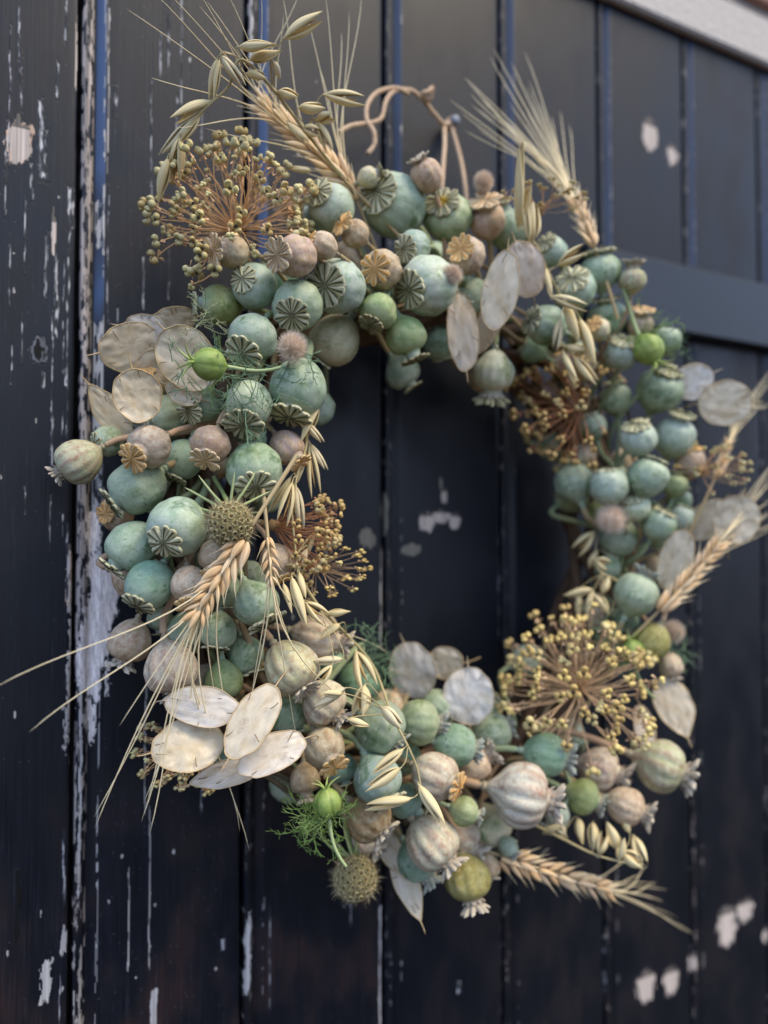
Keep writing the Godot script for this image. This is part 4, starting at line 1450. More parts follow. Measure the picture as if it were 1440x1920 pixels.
func place_honesty() -> void:
	honesty("cream",-207.7,110.1,57.7,18.8,14.5,-0.97,-0.26,0.01,0.10,-0.35,0.93,0)
	honesty("cream",-183.7,129.0,59.6,13.1,7.9,-0.98,-0.22,-0.01,0.10,-0.47,0.88,0)
	honesty("cream",-184.3,99.3,92.3,19.0,15.4,-0.64,0.77,-0.02,-0.24,-0.18,0.95,0)
	honesty("cream",-211.8,75.0,99.7,14.2,12.6,-0.25,0.95,0.18,0.01,-0.19,0.98,0)
	honesty("cream",-218.8,70.9,55.2,17.5,8.3,-0.62,0.76,0.19,-0.07,-0.30,0.95,1)
	honesty("cream",-184.0,81.7,85.1,10.3,7.3,-0.88,0.37,-0.28,-0.30,0.02,0.95,0)
	honesty("cream",-191.7,100.0,56.8,14.7,11.9,-0.86,-0.50,-0.13,0.08,-0.37,0.92,0)
	honesty("pearl",-199.7,121.1,57.8,12.8,9.4,-0.93,0.18,-0.33,-0.37,-0.28,0.89,0)
	honesty("cream",-1.7,152.1,135.6,24.3,11.1,0.09,0.98,0.19,-0.71,-0.07,0.70,0)
	honesty("pink",23.0,171.2,128.9,18.4,12.9,-0.57,0.79,0.24,-0.31,-0.48,0.82,0)
	honesty("grey",-13.0,130.9,110.9,24.8,10.2,0.15,-0.99,-0.06,-0.35,-0.11,0.93,0)
	honesty("cream",3.4,136.1,115.2,23.0,8.3,0.18,0.78,0.60,-0.51,-0.44,0.73,0)
	honesty("pearl",-179.4,-89.0,116.1,20.0,10.4,0.87,-0.14,0.47,-0.41,0.32,0.85,1)
	honesty("cream",-187.6,-107.8,115.7,18.1,13.9,-0.98,-0.11,-0.13,-0.17,0.53,0.83,0)
	honesty("cream",-158.9,-95.1,133.4,21.0,10.7,-0.58,-0.82,-0.03,-0.46,0.29,0.84,0)
	honesty("pearl",-146.9,-114.0,130.1,19.2,10.0,-0.93,-0.35,-0.11,-0.30,0.54,0.78,0)
	honesty("pearl",-163.3,-127.2,109.8,19.7,7.2,-0.97,-0.19,-0.15,-0.21,0.32,0.93,1)
	honesty("pearl",-17.9,-93.1,53.9,19.3,16.6,-0.23,0.94,-0.26,-0.70,0.02,0.71,0)
	honesty("cream",19.9,-93.3,37.6,12.9,11.9,-0.70,-0.07,-0.71,-0.72,0.04,0.70,0)
	honesty("white",11.1,-108.8,79.9,18.9,17.4,0.09,0.98,-0.16,-0.69,0.18,0.70,0)
	honesty("cream",-39.5,-221.3,83.7,21.3,8.3,0.10,-0.83,0.55,-0.36,0.48,0.80,1)
	honesty("white",185.0,115.0,121.8,14.8,13.6,0.65,0.36,0.67,-0.57,-0.37,0.74,0)
	honesty("cream",202.9,98.4,135.3,18.2,17.0,0.68,-0.03,0.73,-0.73,-0.11,0.68,0)
	honesty("cream",208.5,12.2,112.9,18.1,12.4,0.31,0.75,0.58,-0.75,-0.18,0.63,0)
	honesty("cream",219.7,12.1,130.1,18.7,16.2,0.27,0.95,0.17,-0.83,0.14,0.53,0)
	honesty("cream",166.7,-17.5,119.4,23.7,11.4,0.13,0.94,0.31,-0.83,-0.07,0.55,0)
	honesty("cream",172.2,-125.2,112.1,21.9,13.5,-0.07,-0.85,0.53,-0.65,0.44,0.62,1)
	honesty("grey",151.7,-142.1,103.0,16.7,7.1,-0.11,-0.91,0.39,-0.65,0.37,0.67,0)
	honesty("cream",-46.6,-202.5,73.8,14.6,7.8,0.26,-0.81,0.52,-0.22,0.47,0.85,0)
func place_oats() -> void:
	var o: MeshInstance3D
	o = oat_stalk("top",[Vector3(-86.5,226.8,84.4),Vector3(-114.3,242.2,95.2),Vector3(-140.3,256.7,106.8),Vector3(-161.4,261.8,116.2),Vector3(-165.3,251.2,107.1),Vector3(-172.5,242.9,103.0),Vector3(-180.3,234.6,98.6),Vector3(-188.1,222.0,91.9),Vector3(-193.3,211.6,86.6)])
	spikelet(o,-139.4,275.3,125.9,0.74,0.44,0.51,24.2,7.1,-140.3,256.7,106.8)
	spikelet(o,-163.2,266.3,119.9,0.84,-0.01,0.55,20.3,5.8,-161.4,261.8,116.2)
	spikelet(o,-155.5,264.2,114.8,0.83,0.25,0.51,18.2,5.9,-161.4,261.8,116.2)
	spikelet(o,-156.7,257.8,111.8,0.96,-0.05,0.28,11.2,5.3,-161.4,261.8,116.2)
	spikelet(o,-143.2,265.5,116.8,0.66,-0.65,-0.38,9.1,4.5,-140.3,256.7,106.8)
	spikelet(o,-136.3,255.7,106.6,0.95,-0.14,0.27,12.0,5.2,-140.3,256.7,106.8)
	spikelet(o,-121.7,252.0,102.8,0.93,0.11,0.34,14.8,6.0,-114.3,242.2,95.2)
	spikelet(o,-107.7,260.7,108.2,0.89,-0.13,0.44,24.5,7.2,-114.3,242.2,95.2)
	spikelet(o,-110.3,248.8,99.7,0.75,0.13,0.65,12.2,5.4,-114.3,242.2,95.2)
	spikelet(o,-117.0,244.3,96.0,0.85,-0.25,0.46,11.2,5.7,-114.3,242.2,95.2)
	spikelet(o,-109.7,248.2,100.0,0.55,-0.82,-0.13,18.3,5.7,-114.3,242.2,95.2)
	spikelet(o,-127.0,243.7,97.5,0.83,-0.56,-0.00,15.3,5.0,-114.3,242.2,95.2)
	spikelet(o,-174.1,259.3,113.9,-0.02,-0.78,-0.63,21.1,4.9,-161.4,261.8,116.2)
	spikelet(o,-172.9,259.3,114.6,-0.03,-0.90,-0.43,20.3,3.5,-161.4,261.8,116.2)
	spikelet(o,-171.9,261.0,115.2,0.74,-0.66,-0.13,18.4,5.8,-161.4,261.8,116.2)
	spikelet(o,-175.1,242.3,101.6,-0.79,-0.51,-0.34,23.9,5.9,-172.5,242.9,103.0)
	spikelet(o,-178.7,235.7,97.2,-0.60,-0.62,-0.50,32.7,6.0,-180.3,234.6,98.6)
	spikelet(o,-179.3,235.1,96.9,-0.49,-0.81,-0.33,17.7,4.2,-180.3,234.6,98.6)
	spikelet(o,-189.1,222.6,91.4,0.05,-0.86,-0.51,25.0,7.2,-188.1,222.0,91.9)
	spikelet(o,-194.4,212.2,86.0,-0.11,-0.87,-0.48,25.0,6.0,-193.3,211.6,86.6)
	spikelet(o,-107.2,225.4,84.8,-0.92,0.06,-0.39,14.4,3.9,-86.5,226.8,84.4)
	o = oat_stalk("inner left",[Vector3(-143.3,73.9,108.5),Vector3(-126.5,65.2,114.8),Vector3(-119.4,54.1,109.2),Vector3(-126.7,32.2,111.4),Vector3(-129.8,14.0,113.8),Vector3(-127.6,-10.0,114.1),Vector3(-127.5,-24.7,118.2)])
	spikelet(o,-116.5,53.0,106.1,0.14,-0.99,0.04,30.9,4.6,-119.4,54.1,109.2)
	spikelet(o,-114.6,53.2,104.9,0.43,-0.85,0.30,17.5,4.0,-119.4,54.1,109.2)
	spikelet(o,-121.6,66.1,110.6,0.69,-0.72,0.07,16.8,4.6,-126.5,65.2,114.8)
	spikelet(o,-114.7,74.6,114.5,-0.34,-0.92,-0.20,23.7,5.2,-126.5,65.2,114.8)
	spikelet(o,-130.7,30.3,116.0,-0.26,-0.97,0.00,25.1,5.1,-126.7,32.2,111.4)
	spikelet(o,-127.8,27.5,115.2,0.16,-0.98,-0.06,23.7,5.7,-126.7,32.2,111.4)
	spikelet(o,-129.4,33.7,110.1,-0.41,-0.84,-0.35,24.1,4.2,-126.7,32.2,111.4)
	spikelet(o,-119.1,48.2,106.9,-0.26,-0.96,-0.13,18.1,3.7,-119.4,54.1,109.2)
	spikelet(o,-133.6,-22.7,124.1,0.16,-0.94,0.31,26.8,5.8,-127.5,-24.7,118.2)
	spikelet(o,-127.1,-20.3,118.6,0.10,-0.95,0.31,14.6,4.2,-127.5,-24.7,118.2)
	spikelet(o,-137.7,-25.7,121.9,0.19,-0.94,0.29,17.0,3.8,-127.5,-24.7,118.2)
	spikelet(o,-119.3,-7.2,109.5,-0.40,-0.91,-0.12,17.1,4.9,-127.6,-10.0,114.1)
	spikelet(o,-104.6,2.0,85.9,-0.48,-0.86,-0.18,19.3,4.5,-127.6,-10.0,114.1)
	o = oat_stalk("lower left",[Vector3(-126.1,-22.0,114.5),Vector3(-112.1,-40.7,112.3),Vector3(-88.2,-59.1,97.1),Vector3(-70.1,-79.8,97.0),Vector3(-71.1,-103.6,122.8),Vector3(-65.5,-120.6,132.0),Vector3(-60.8,-132.8,134.1),Vector3(-59.7,-143.8,136.6)])
	spikelet(o,-124.0,-36.6,119.7,0.69,-0.61,0.40,15.8,5.6,-112.1,-40.7,112.3)
	spikelet(o,-106.4,-44.4,108.4,0.81,0.09,0.58,14.6,4.3,-112.1,-40.7,112.3)
	spikelet(o,-97.3,-51.3,106.2,-0.74,-0.61,-0.29,14.6,5.3,-88.2,-59.1,97.1)
	spikelet(o,-105.1,-68.3,126.4,-0.90,-0.12,-0.43,15.9,5.1,-112.1,-40.7,112.3)
	spikelet(o,-111.5,-71.2,127.5,-0.67,-0.74,-0.05,13.3,4.4,-112.1,-40.7,112.3)
	spikelet(o,-83.9,-69.1,101.4,0.16,-0.86,0.49,24.7,7.7,-88.2,-59.1,97.1)
	spikelet(o,-89.8,-84.8,124.9,-0.24,-0.97,0.01,18.1,7.9,-71.1,-103.6,122.8)
	spikelet(o,-106.7,-83.1,134.1,-0.75,-0.55,-0.38,20.5,5.6,-71.1,-103.6,122.8)
	spikelet(o,-105.3,-99.9,136.6,0.88,-0.28,0.37,12.3,4.1,-71.1,-103.6,122.8)
	spikelet(o,-81.7,-96.8,131.0,0.55,-0.64,0.54,15.9,7.0,-71.1,-103.6,122.8)
	spikelet(o,-72.2,-119.8,137.6,-0.82,-0.55,-0.17,22.2,5.7,-65.5,-120.6,132.0)
	spikelet(o,-75.6,-129.5,140.0,-0.79,-0.50,-0.35,22.5,5.7,-65.5,-120.6,132.0)
	spikelet(o,-70.1,-146.1,142.4,-0.85,-0.20,-0.49,26.6,6.3,-59.7,-143.8,136.6)
	spikelet(o,-63.4,-140.6,141.5,0.30,-0.77,0.57,24.2,6.9,-59.7,-143.8,136.6)
	spikelet(o,-109.1,-85.3,135.1,-0.95,0.02,-0.32,11.9,3.8,-71.1,-103.6,122.8)
	o = oat_stalk("top right",[Vector3(88.2,131.1,119.0),Vector3(62.2,156.4,121.9),Vector3(46.5,175.2,123.3),Vector3(36.5,191.4,123.1),Vector3(33.9,204.3,115.3)])
	spikelet(o,24.6,203.2,119.4,-0.26,0.87,0.41,51.4,7.0,33.9,204.3,115.3)
	spikelet(o,31.7,206.4,114.2,-0.16,0.85,0.50,27.3,4.3,33.9,204.3,115.3)
	spikelet(o,31.2,193.4,124.8,-0.05,0.97,0.26,23.3,9.4,36.5,191.4,123.1)
	spikelet(o,27.4,191.9,127.3,-0.33,0.91,0.23,21.3,4.1,36.5,191.4,123.1)
	spikelet(o,54.0,180.5,125.1,0.43,0.40,0.81,20.0,6.4,46.5,175.2,123.3)
	spikelet(o,42.4,155.9,131.8,0.62,-0.40,0.68,25.4,6.2,46.5,175.2,123.3)
	spikelet(o,53.4,152.2,133.0,0.39,-0.92,-0.04,26.7,7.7,62.2,156.4,121.9)
	spikelet(o,52.5,142.9,127.7,-0.09,-0.98,-0.17,20.1,6.0,62.2,156.4,121.9)
	spikelet(o,65.7,143.4,132.4,0.31,-0.94,0.09,31.7,6.4,62.2,156.4,121.9)
	spikelet(o,41.4,177.4,125.2,0.24,-0.97,0.08,22.1,4.9,46.5,175.2,123.3)
	spikelet(o,59.8,126.7,124.2,0.80,-0.22,0.55,15.0,5.0,88.2,131.1,119.0)
	spikelet(o,67.4,120.5,123.5,0.52,-0.75,0.41,24.7,5.4,88.2,131.1,119.0)
	spikelet(o,58.3,123.1,123.3,0.30,-0.93,0.23,23.6,5.0,88.2,131.1,119.0)
	o = oat_stalk("right",[Vector3(131.7,-33.3,98.2),Vector3(119.8,-27.3,94.4),Vector3(117.3,-21.6,88.8)])
	spikelet(o,121.6,2.8,82.8,-0.51,-0.75,-0.42,21.1,7.6,117.3,-21.6,88.8)
	spikelet(o,117.3,-17.7,88.9,0.73,-0.41,0.55,11.9,6.3,117.3,-21.6,88.8)
	spikelet(o,113.0,-39.1,90.5,-0.67,-0.25,-0.70,21.4,5.9,119.8,-27.3,94.4)
	spikelet(o,107.1,-42.1,82.8,0.02,-1.00,0.00,22.5,5.5,119.8,-27.3,94.4)
	spikelet(o,112.3,-40.1,92.3,-0.15,-0.97,-0.20,22.2,5.8,119.8,-27.3,94.4)
	spikelet(o,115.6,-41.3,98.6,0.35,0.93,0.11,14.2,5.8,119.8,-27.3,94.4)
	spikelet(o,117.8,-55.8,101.5,-0.35,0.88,-0.33,18.0,5.8,131.7,-33.3,98.2)
	spikelet(o,119.5,-22.0,80.8,0.42,0.88,0.20,13.7,4.8,117.3,-21.6,88.8)
	o = oat_stalk("bottom right",[Vector3(52.0,-196.4,91.9),Vector3(71.7,-207.4,101.9),Vector3(87.1,-215.9,116.5),Vector3(98.8,-218.8,129.4),Vector3(110.1,-219.6,139.8)])
	spikelet(o,87.8,-197.5,101.6,-0.16,-0.86,0.48,16.7,6.7,71.7,-207.4,101.9)
	spikelet(o,96.0,-199.8,108.1,-0.35,-0.88,0.32,17.8,6.7,87.1,-215.9,116.5)
	spikelet(o,90.2,-215.8,120.4,0.30,0.95,0.03,15.2,6.5,87.1,-215.9,116.5)
	spikelet(o,102.5,-213.0,124.7,-0.16,0.91,-0.39,18.9,7.3,98.8,-218.8,129.4)
	spikelet(o,103.3,-215.1,127.3,0.50,-0.25,0.83,16.0,7.2,98.8,-218.8,129.4)
	spikelet(o,115.1,-205.9,127.0,-0.11,-0.77,0.63,19.4,7.3,110.1,-219.6,139.8)
	spikelet(o,98.8,-217.8,129.4,0.23,0.97,0.03,15.7,5.7,98.8,-218.8,129.4)
	spikelet(o,76.3,-206.4,102.1,-0.43,0.69,-0.58,10.7,5.9,71.7,-207.4,101.9)
	spikelet(o,63.2,-204.5,95.3,0.63,0.49,0.60,16.8,5.2,71.7,-207.4,101.9)
	spikelet(o,113.9,-203.7,124.2,-0.02,0.80,-0.60,12.6,5.9,98.8,-218.8,129.4)
func place_barley() -> void:
	var e: MeshInstance3D
	e = barley("top",-80.3,223.6,83.0,-133.8,267.7,67.6,14.9)
	awn(e,0.32,-223.8,261.4,130.0)
	awn(e,0.63,-209.9,236.1,120.0)
	awn(e,0.95,-210.3,273.8,130.0)
	awn(e,0.41,-201.3,283.1,120.0)
	awn(e,0.73,-184.9,288.0,120.0)
	awn(e,0.19,-178.9,292.7,110.0)
	awn(e,0.51,-167.6,301.2,110.0)
	awn(e,0.82,-144.9,315.1,100.0)
	awn(e,0.29,-128.3,326.4,90.0)
	awn(e,0.60,-192.8,223.6,100.0)
	awn(e,0.92,-117.7,329.2,90.0)
	awn(e,0.38,-183.2,288.2,110.7)
	awn(e,0.69,-130.1,309.3,97.4)
	awn(e,0.16,-175.9,229.2,96.7)
	e = barley("base top",-71.6,215.2,78.3,-80.2,230.5,78.8,8.9)
	awn(e,0.32,-104.4,327.3,100.0)
	awn(e,0.63,-75.1,343.4,90.0)
	awn(e,0.95,-84.6,322.2,80.0)
	awn(e,0.41,-112.4,317.7,90.0)
	awn(e,0.73,-99.3,293.8,80.0)
	awn(e,0.19,-83.7,330.3,90.0)
	e = barley("left",-164.7,0.6,140.2,-186.8,-38.9,131.8,12.5)
	awn(e,0.32,-278.2,-67.4,130.0)
	awn(e,0.63,-263.7,-89.1,130.0)
	awn(e,0.95,-232.3,-144.7,110.0)
	awn(e,0.41,-211.7,-141.8,120.0)
	awn(e,0.73,-207.8,-149.3,120.0)
	awn(e,0.19,-160.4,-125.6,100.0)
	awn(e,0.51,-146.0,-179.8,90.0)
	awn(e,0.82,-190.7,-58.8,100.0)
	awn(e,0.29,-222.4,-92.9,120.0)
	awn(e,0.60,-186.1,-112.9,100.0)
	awn(e,0.92,-165.5,-127.2,100.0)
	awn(e,0.38,-232.8,-139.3,110.0)
	awn(e,0.69,-208.6,-134.2,117.4)
	awn(e,0.16,-210.0,-134.4,115.8)
	awn(e,0.47,-168.7,-97.3,99.6)
	awn(e,0.79,-149.7,-171.0,83.5)
	awn(e,0.25,-206.9,-78.7,112.3)
	e = barley("left behind",-150.3,2.0,129.7,-149.3,-23.2,134.0,6.8)
	awn(e,0.32,-37.2,-81.6,60.0)
	awn(e,0.63,-102.5,-103.8,90.0)
	awn(e,0.95,-36.1,-135.3,80.0)
	awn(e,0.41,-158.0,-127.1,100.0)
	awn(e,0.73,-120.1,-127.5,100.0)
	awn(e,0.19,-149.0,-96.9,100.0)
	e = barley("top right",99.5,203.4,111.3,88.4,240.7,101.0,11.4)
	awn(e,0.32,9.5,313.8,60.0)
	awn(e,0.63,23.3,333.3,60.0)
	awn(e,0.95,38.5,326.5,55.0)
	awn(e,0.41,48.8,359.3,55.0)
	awn(e,0.73,72.3,365.7,50.0)
	awn(e,0.19,86.1,350.3,50.0)
	awn(e,0.51,120.6,339.9,50.0)
	awn(e,0.82,60.5,318.5,50.0)
	awn(e,0.29,18.6,306.9,60.0)
	awn(e,0.60,99.1,341.1,50.0)
	awn(e,0.92,31.5,318.2,55.5)
	awn(e,0.38,27.1,337.8,53.4)
	awn(e,0.69,67.5,314.0,55.1)
	awn(e,0.16,67.2,329.9,54.0)
	awn(e,0.47,88.2,353.4,52.2)
	awn(e,0.79,86.8,320.8,48.6)
	awn(e,0.25,132.1,331.8,48.1)
	awn(e,0.57,71.4,315.5,44.4)
	awn(e,0.88,17.4,289.3,67.9)
	awn(e,0.35,104.9,330.6,49.5)
	awn(e,0.66,38.7,317.0,54.7)
	awn(e,0.97,23.0,318.7,66.4)
	awn(e,0.44,30.1,329.0,60.3)
	awn(e,0.75,55.2,370.1,50.8)
	awn(e,0.22,89.4,381.3,45.0)
	awn(e,0.53,88.8,331.9,48.0)
	awn(e,0.85,105.2,327.2,57.6)
	awn(e,0.31,54.1,318.7,52.3)
	awn(e,0.63,31.9,298.7,61.3)
	awn(e,0.94,95.4,339.7,46.2)
	e = barley("right",147.7,-55.6,119.5,189.7,-5.8,137.5,13.1)
	awn(e,0.32,320.5,61.8,90.0)
	awn(e,0.63,320.2,48.0,90.0)
	awn(e,0.95,319.9,34.2,90.0)
	awn(e,0.41,326.6,20.6,85.0)
	awn(e,0.73,306.0,38.4,90.0)
	awn(e,0.19,334.8,9.0,80.0)
	awn(e,0.51,285.3,28.9,90.0)
	awn(e,0.82,319.9,61.8,89.7)
	awn(e,0.29,297.9,36.4,88.7)
	awn(e,0.60,323.3,21.6,82.9)
	awn(e,0.92,302.8,19.2,82.5)
	awn(e,0.38,279.4,26.5,92.5)
	awn(e,0.69,323.6,7.9,83.4)
	awn(e,0.16,304.6,17.1,86.8)
	awn(e,0.47,320.0,55.8,89.2)
	awn(e,0.79,306.2,45.7,96.8)
	awn(e,0.25,315.0,18.2,84.2)
	awn(e,0.57,319.2,13.9,80.3)
	awn(e,0.88,284.9,40.7,87.5)
	awn(e,0.35,338.9,11.0,76.4)
	awn(e,0.66,284.5,32.0,95.3)
	e = barley("far right",210.2,42.6,119.2,223.1,71.6,121.3,8.1)
	awn(e,0.32,364.6,155.3,60.0)
	awn(e,0.63,341.7,133.4,60.0)
	awn(e,0.95,353.3,119.6,60.0)
	awn(e,0.41,326.8,117.6,60.0)
	awn(e,0.73,358.9,144.9,55.9)
	awn(e,0.19,338.9,123.7,66.4)
	awn(e,0.51,322.3,120.1,63.8)
	awn(e,0.82,299.0,121.8,65.2)
	awn(e,0.29,368.2,157.4,61.4)
	awn(e,0.60,337.4,117.9,61.8)
	awn(e,0.92,369.1,124.4,53.0)
	awn(e,0.38,310.3,124.2,59.4)
	e = barley("bottom",25.0,-214.9,90.7,114.6,-251.8,102.7,14.4)
	awn(e,0.32,259.6,-339.1,50.0)
	awn(e,0.63,227.5,-306.8,50.0)
	awn(e,0.95,203.5,-270.1,55.0)
	awn(e,0.41,213.5,-288.4,50.0)
	awn(e,0.73,189.9,-273.2,60.0)
	awn(e,0.19,254.3,-330.5,40.0)
	awn(e,0.51,87.0,-236.5,60.0)
	awn(e,0.82,270.9,-346.7,43.1)
	awn(e,0.29,227.7,-295.5,54.1)
	awn(e,0.60,184.1,-257.8,59.1)
	awn(e,0.92,225.4,-293.1,44.5)
	awn(e,0.38,179.7,-285.4,55.3)
	awn(e,0.69,229.7,-309.7,38.8)
	awn(e,0.16,102.7,-237.7,54.2)
func place_alliums() -> void:
	allium("tan",-150.6,185.5,69.7,53.3,-0.41,0.60,0.68,98,100)
	allium("red",-133.1,6.7,91.4,39.9,0.80,-0.25,0.55,52,46)
	allium("red",109.5,95.5,81.5,48.6,-0.96,-0.19,-0.22,90,60)
	allium("gold",92.8,-107.8,98.1,56.8,-0.49,0.68,0.55,105,110)
	allium("tan",203.9,48.9,113.8,25.3,-0.03,0.57,0.82,85,28)
	allium("tan",53.8,224.3,106.0,16.9,-0.28,0.75,0.59,80,22)
	allium("tan",-171.5,-125.0,58.1,29.2,-0.72,-0.66,0.22,95,40)
	allium("gold",-103.5,-19.2,83.5,19.6,0.57,-0.44,0.69,80,22)
func place_extras() -> void:
	bunny_tail(-135.9,102.8,129.1,7.8,-0.03,0.84,0.54)
	bunny_tail(-33.6,158.7,130.4,5.8,-0.97,0.06,-0.23)
	bunny_tail(-118.7,204.9,75.8,8.6,-0.38,0.75,0.55)
	bunny_tail(10.1,236.5,101.6,6.4,-0.39,0.74,0.55)
	bunny_tail(122.6,12.5,101.6,10.5,-0.81,0.47,-0.36)
	bunny_tail(186.8,-73.7,98.8,8.2,0.17,0.86,0.49)
	scabious(-170.8,6.7,132.6,12.9,-0.15,-0.67,0.73)
	scabious(-73.9,-213.8,79.5,14.7,-0.18,-0.78,0.60)
	nigella(-181.9,88.6,131.6,8.5,-0.99,0.01,0.11,false)
	nigella(-113.4,-146.7,126.4,7.9,-0.12,0.99,-0.02,true)
	nigella(134.8,133.1,125.4,11.0,0.20,-0.87,0.45,true)
	nigella(133.9,-83.6,109.1,8.5,-0.27,0.96,0.03,true)
	feather("blue",-158.1,79.3,125.7,24.2,34)
	feather("blue",-186.9,86.4,115.4,16.9,16)
	feather("blue",-130.5,93.1,124.9,14.7,14)
	feather("grey",-176.9,119.0,103.6,13.2,16)
	feather("blue",-52.1,-90.3,65.4,19.4,46)
	feather("blue",122.8,-67.6,101.5,23.2,60)
	feather("lime",-113.2,-164.2,107.8,18.3,40)
	feather("blue",185.0,-85.0,104.3,18.2,24)
	feather("blue",164.0,143.7,118.5,15.8,24)
	feather("blue",-65.2,-62.5,79.7,13.6,16)
func place_twine(t: Node3D) -> void:
	twine_strand(t,[Vector3(-74.7,271.4,55.0),Vector3(-62.8,281.1,50.0),Vector3(-42.4,292.3,42.0),Vector3(-34.5,299.1,40.0),Vector3(-29.0,314.2,36.0),Vector3(-18.7,327.1,30.0),Vector3(-2.8,334.3,26.0),Vector3(10.0,330.6,24.0),Vector3(20.7,324.0,22.0),Vector3(31.4,321.5,18.0),Vector3(40.9,326.3,14.0)])
	twine_strand(t,[Vector3(-50.6,264.7,50.0),Vector3(-45.6,272.6,50.0),Vector3(-46.4,281.4,50.0),Vector3(-49.4,290.1,46.0),Vector3(-47.4,302.5,42.0),Vector3(-38.5,316.3,36.0),Vector3(-27.7,325.2,32.0),Vector3(-16.4,330.1,30.0),Vector3(-6.3,329.9,28.0)])
	twine_strand(t,[Vector3(33.2,321.2,16.0),Vector3(24.8,298.5,30.0),Vector3(14.3,277.2,45.0),Vector3(6.6,253.6,55.0),Vector3(7.4,234.2,50.0)])
	twine_strand(t,[Vector3(40.9,323.3,14.0),Vector3(40.6,305.9,22.0),Vector3(37.6,283.2,34.0),Vector3(33.1,261.3,45.0),Vector3(34.9,241.5,45.0)])
	twine_strand(t,[Vector3(8.8,329.3,26.0),Vector3(11.6,329.6,30.0),Vector3(11.0,335.6,34.0),Vector3(6.6,330.9,36.0),Vector3(2.7,329.2,34.0),Vector3(10.0,328.6,28.0)])
const HOOK = Vector3(43.2,327.8,12.0)
func list_chips() -> void:
	patches.append(["bare",PackedVector2Array([Vector2(60.7,1412.9),Vector2(64.2,1414.3),Vector2(66.8,1410.9),Vector2(68.2,1400.0),Vector2(66.1,1386.4),Vector2(67.8,1380.9),Vector2(74.3,1379.4),Vector2(77.6,1372.5),Vector2(79.3,1362.2),Vector2(78.8,1348.5),Vector2(74.6,1339.8),Vector2(75.4,1326.5),Vector2(72.2,1319.9),Vector2(69.7,1311.0),Vector2(68.6,1296.6),Vector2(66.4,1291.1),Vector2(64.1,1298.7),Vector2(62.2,1294.9),Vector2(60.3,1301.7),Vector2(57.1,1300.7),Vector2(54.5,1312.3),Vector2(56.2,1331.2),Vector2(57.6,1342.1),Vector2(60.8,1346.7),Vector2(58.5,1351.8),Vector2(61.6,1356.7),Vector2(63.4,1366.1),Vector2(59.5,1379.1),Vector2(62.6,1384.8),Vector2(59.3,1396.6)])])
	patches.append(["bare",PackedVector2Array([Vector2(71.6,1318.3),Vector2(73.5,1319.5),Vector2(74.4,1301.1),Vector2(73.1,1295.1),Vector2(71.4,1301.4)])])
	patches.append(["bare",PackedVector2Array([Vector2(60.3,1295.7),Vector2(65.4,1292.5),Vector2(66.9,1274.2),Vector2(63.8,1265.2),Vector2(61.8,1275.5)])])
	patches.append(["wood",PackedVector2Array([Vector2(10.7,1646.0),Vector2(16.5,1656.1),Vector2(21.3,1654.0),Vector2(26.7,1653.3),Vector2(25.0,1644.8),Vector2(24.5,1635.3),Vector2(21.0,1629.8),Vector2(12.1,1628.4),Vector2(9.6,1638.5)])])
	patches.append(["wood",PackedVector2Array([Vector2(48.8,1379.9),Vector2(50.6,1386.6),Vector2(52.1,1363.1),Vector2(51.0,1349.8),Vector2(48.4,1356.6)])])
	patches.append(["white",PackedVector2Array([Vector2(49.7,1356.6),Vector2(51.5,1359.8),Vector2(53.8,1316.3),Vector2(53.1,1266.6),Vector2(51.2,1270.1),Vector2(48.9,1313.4),Vector2(50.5,1333.2)])])
	patches.append(["white",PackedVector2Array([Vector2(47.9,1293.6),Vector2(50.4,1290.1),Vector2(49.5,1260.5),Vector2(48.1,1267.2)])])
	patches.append(["white",PackedVector2Array([Vector2(37.5,1135.3),Vector2(39.8,1137.9),Vector2(42.0,1133.2),Vector2(41.5,1122.0),Vector2(39.5,1114.2),Vector2(36.5,1117.6),Vector2(36.4,1127.9)])])
	chip("wood",17.9,1643.1,13.1,27.7)
	chip("flake",12.8,1669.2,1.5,85.4)
	chip("flake",19.2,1681.0,1.5,36.4)
	chip("flake",32.7,1637.2,4.9,31.8)
	chip("flake",30.3,1662.0,2.7,20.0)
	chip("wood",38.5,1587.6,3.1,30.2)
	chip("flake",34.1,1566.6,1.8,40.0)
	chip("flake",40.5,1547.3,2.2,50.2)
	chip("flake",44.7,1534.4,1.6,73.9)
	chip("flake",38.6,1493.3,1.2,93.3)
	chip("flake",47.5,1562.0,2.5,60.8)
	chip("flake",47.5,1500.9,1.6,80.7)
	chip("flake",39.9,1686.8,1.6,23.6)
	chip("wood",50.4,1710.5,2.9,61.4)
	chip("flake",52.5,1655.6,1.9,40.9)
	chip("flake",11.1,1618.9,1.2,49.0)
	chip("flake",25.9,1618.8,1.8,23.2)
	chip("flake",48.3,1606.5,4.4,27.1)
	chip("hole",31.1,1513.6,10.3,16.6)
	chip("flake",33.4,1495.5,2.4,10.6)
	chip("white",39.4,1125.8,5.7,23.5)
	chip("crack",23.1,1177.7,2.3,41.9)
	chip("wood",49.7,1384.9,2.8,16.7)
	chip("wood",49.6,1366.6,3.7,16.7)
	chip("wood",51.7,1313.2,5.0,100.2)
	chip("white",49.4,1147.5,2.5,13.2)
	chip("white",57.7,1242.8,2.8,127.2)
	chip("white",48.8,1149.3,2.1,19.8)
	chip("flake",117.3,1723.1,1.8,94.4)
	chip("flake",108.3,1738.8,1.4,50.5)
	chip("flake",97.7,1659.5,2.1,92.5)
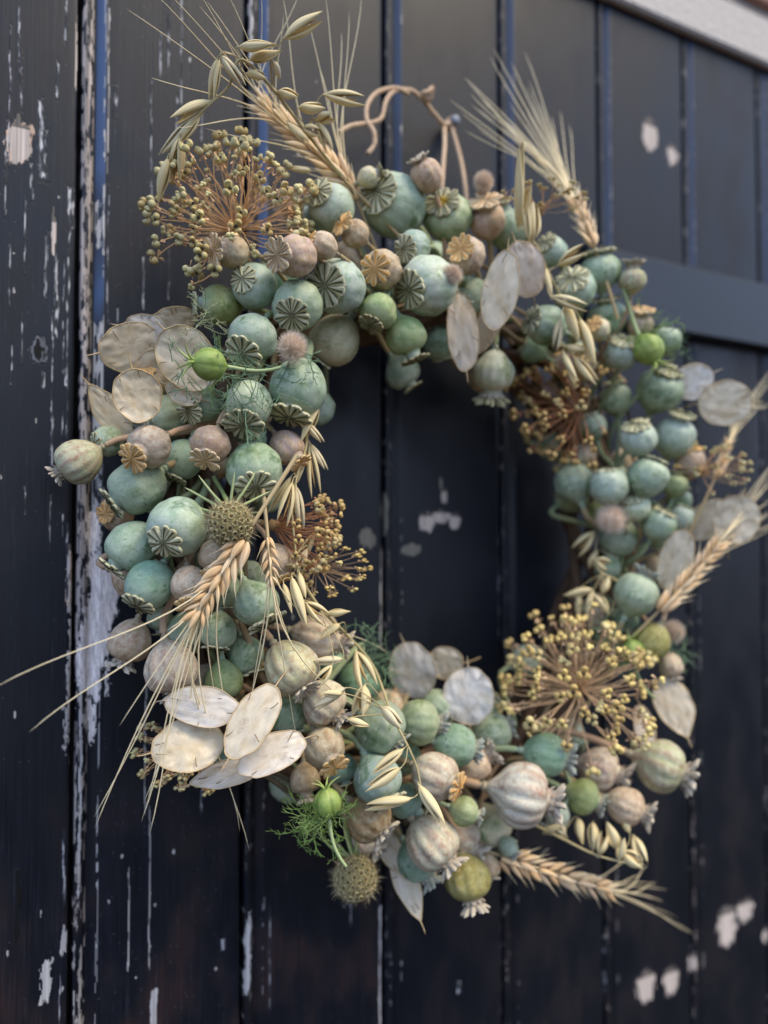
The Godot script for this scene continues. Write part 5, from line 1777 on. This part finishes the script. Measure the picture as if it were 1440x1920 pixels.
	chip("flake",114.8,1674.6,1.4,43.4)
	chip("flake",103.1,1722.6,1.4,32.3)
	chip("flake",74.4,1682.2,2.3,20.9)
	chip("white",70.3,1695.2,1.6,114.7)
	chip("flake",71.1,1579.6,1.6,89.8)
	chip("white",97.2,1260.9,1.4,97.4)
	chip("white",100.7,1171.0,1.7,104.1)
	chip("white",104.0,1091.5,4.1,24.3)
	chip("white",87.5,1153.4,1.7,65.1)
	chip("white",167.4,1109.8,3.8,51.4)
	chip("white",166.0,1756.6,4.7,60.7)
	chip("flake",163.5,1640.8,2.3,67.8)
	chip("flake",182.8,1102.3,2.0,67.0)
	chip("flake",149.7,1121.4,3.0,8.0)
	chip("white",144.7,1106.6,1.8,2.9)
	chip("white",75.3,1166.3,1.6,3.1)
	chip("white",83.2,1193.2,1.6,2.7)
	chip("grey",259.6,1396.8,13.5,16.1)
	chip("grey",274.1,1416.3,6.5,32.6)
	chip("white",271.4,1351.3,4.6,69.0)
	chip("white",269.6,1072.3,4.1,95.9)
	chip("wood",311.1,1409.2,14.7,15.1)
	chip("wood",325.0,1413.6,17.0,10.2)
	chip("wood",337.0,1410.3,10.2,12.8)
	chip("wood",327.0,1429.7,6.0,12.8)
	chip("grey",324.0,1440.3,3.0,9.3)
	chip("grey",296.6,1387.6,19.1,9.1)
	chip("wood",558.1,1778.6,18.2,30.4)
	chip("wood",587.8,1766.0,14.6,21.7)
	chip("wood",542.2,988.0,24.0,27.2)
	chip("wood",574.3,984.3,19.4,25.8)
	chip("wood",603.5,992.9,14.4,18.2)
	chip("wood",651.7,1016.6,26.1,39.7)
	chip("wood",678.4,1025.5,23.8,23.3)
	chip("wood",710.2,993.9,11.5,16.2)
	chip("flake",473.9,1166.4,3.1,9.3)
	chip("flake",339.9,1041.6,4.0,10.1)
	chip("flake",382.1,1181.0,3.2,131.4)
	chip("flake",380.8,1355.9,2.7,88.2)
	chip("flake",381.4,1051.8,4.3,87.1)
	chip("flake",493.6,1032.6,4.4,75.4)
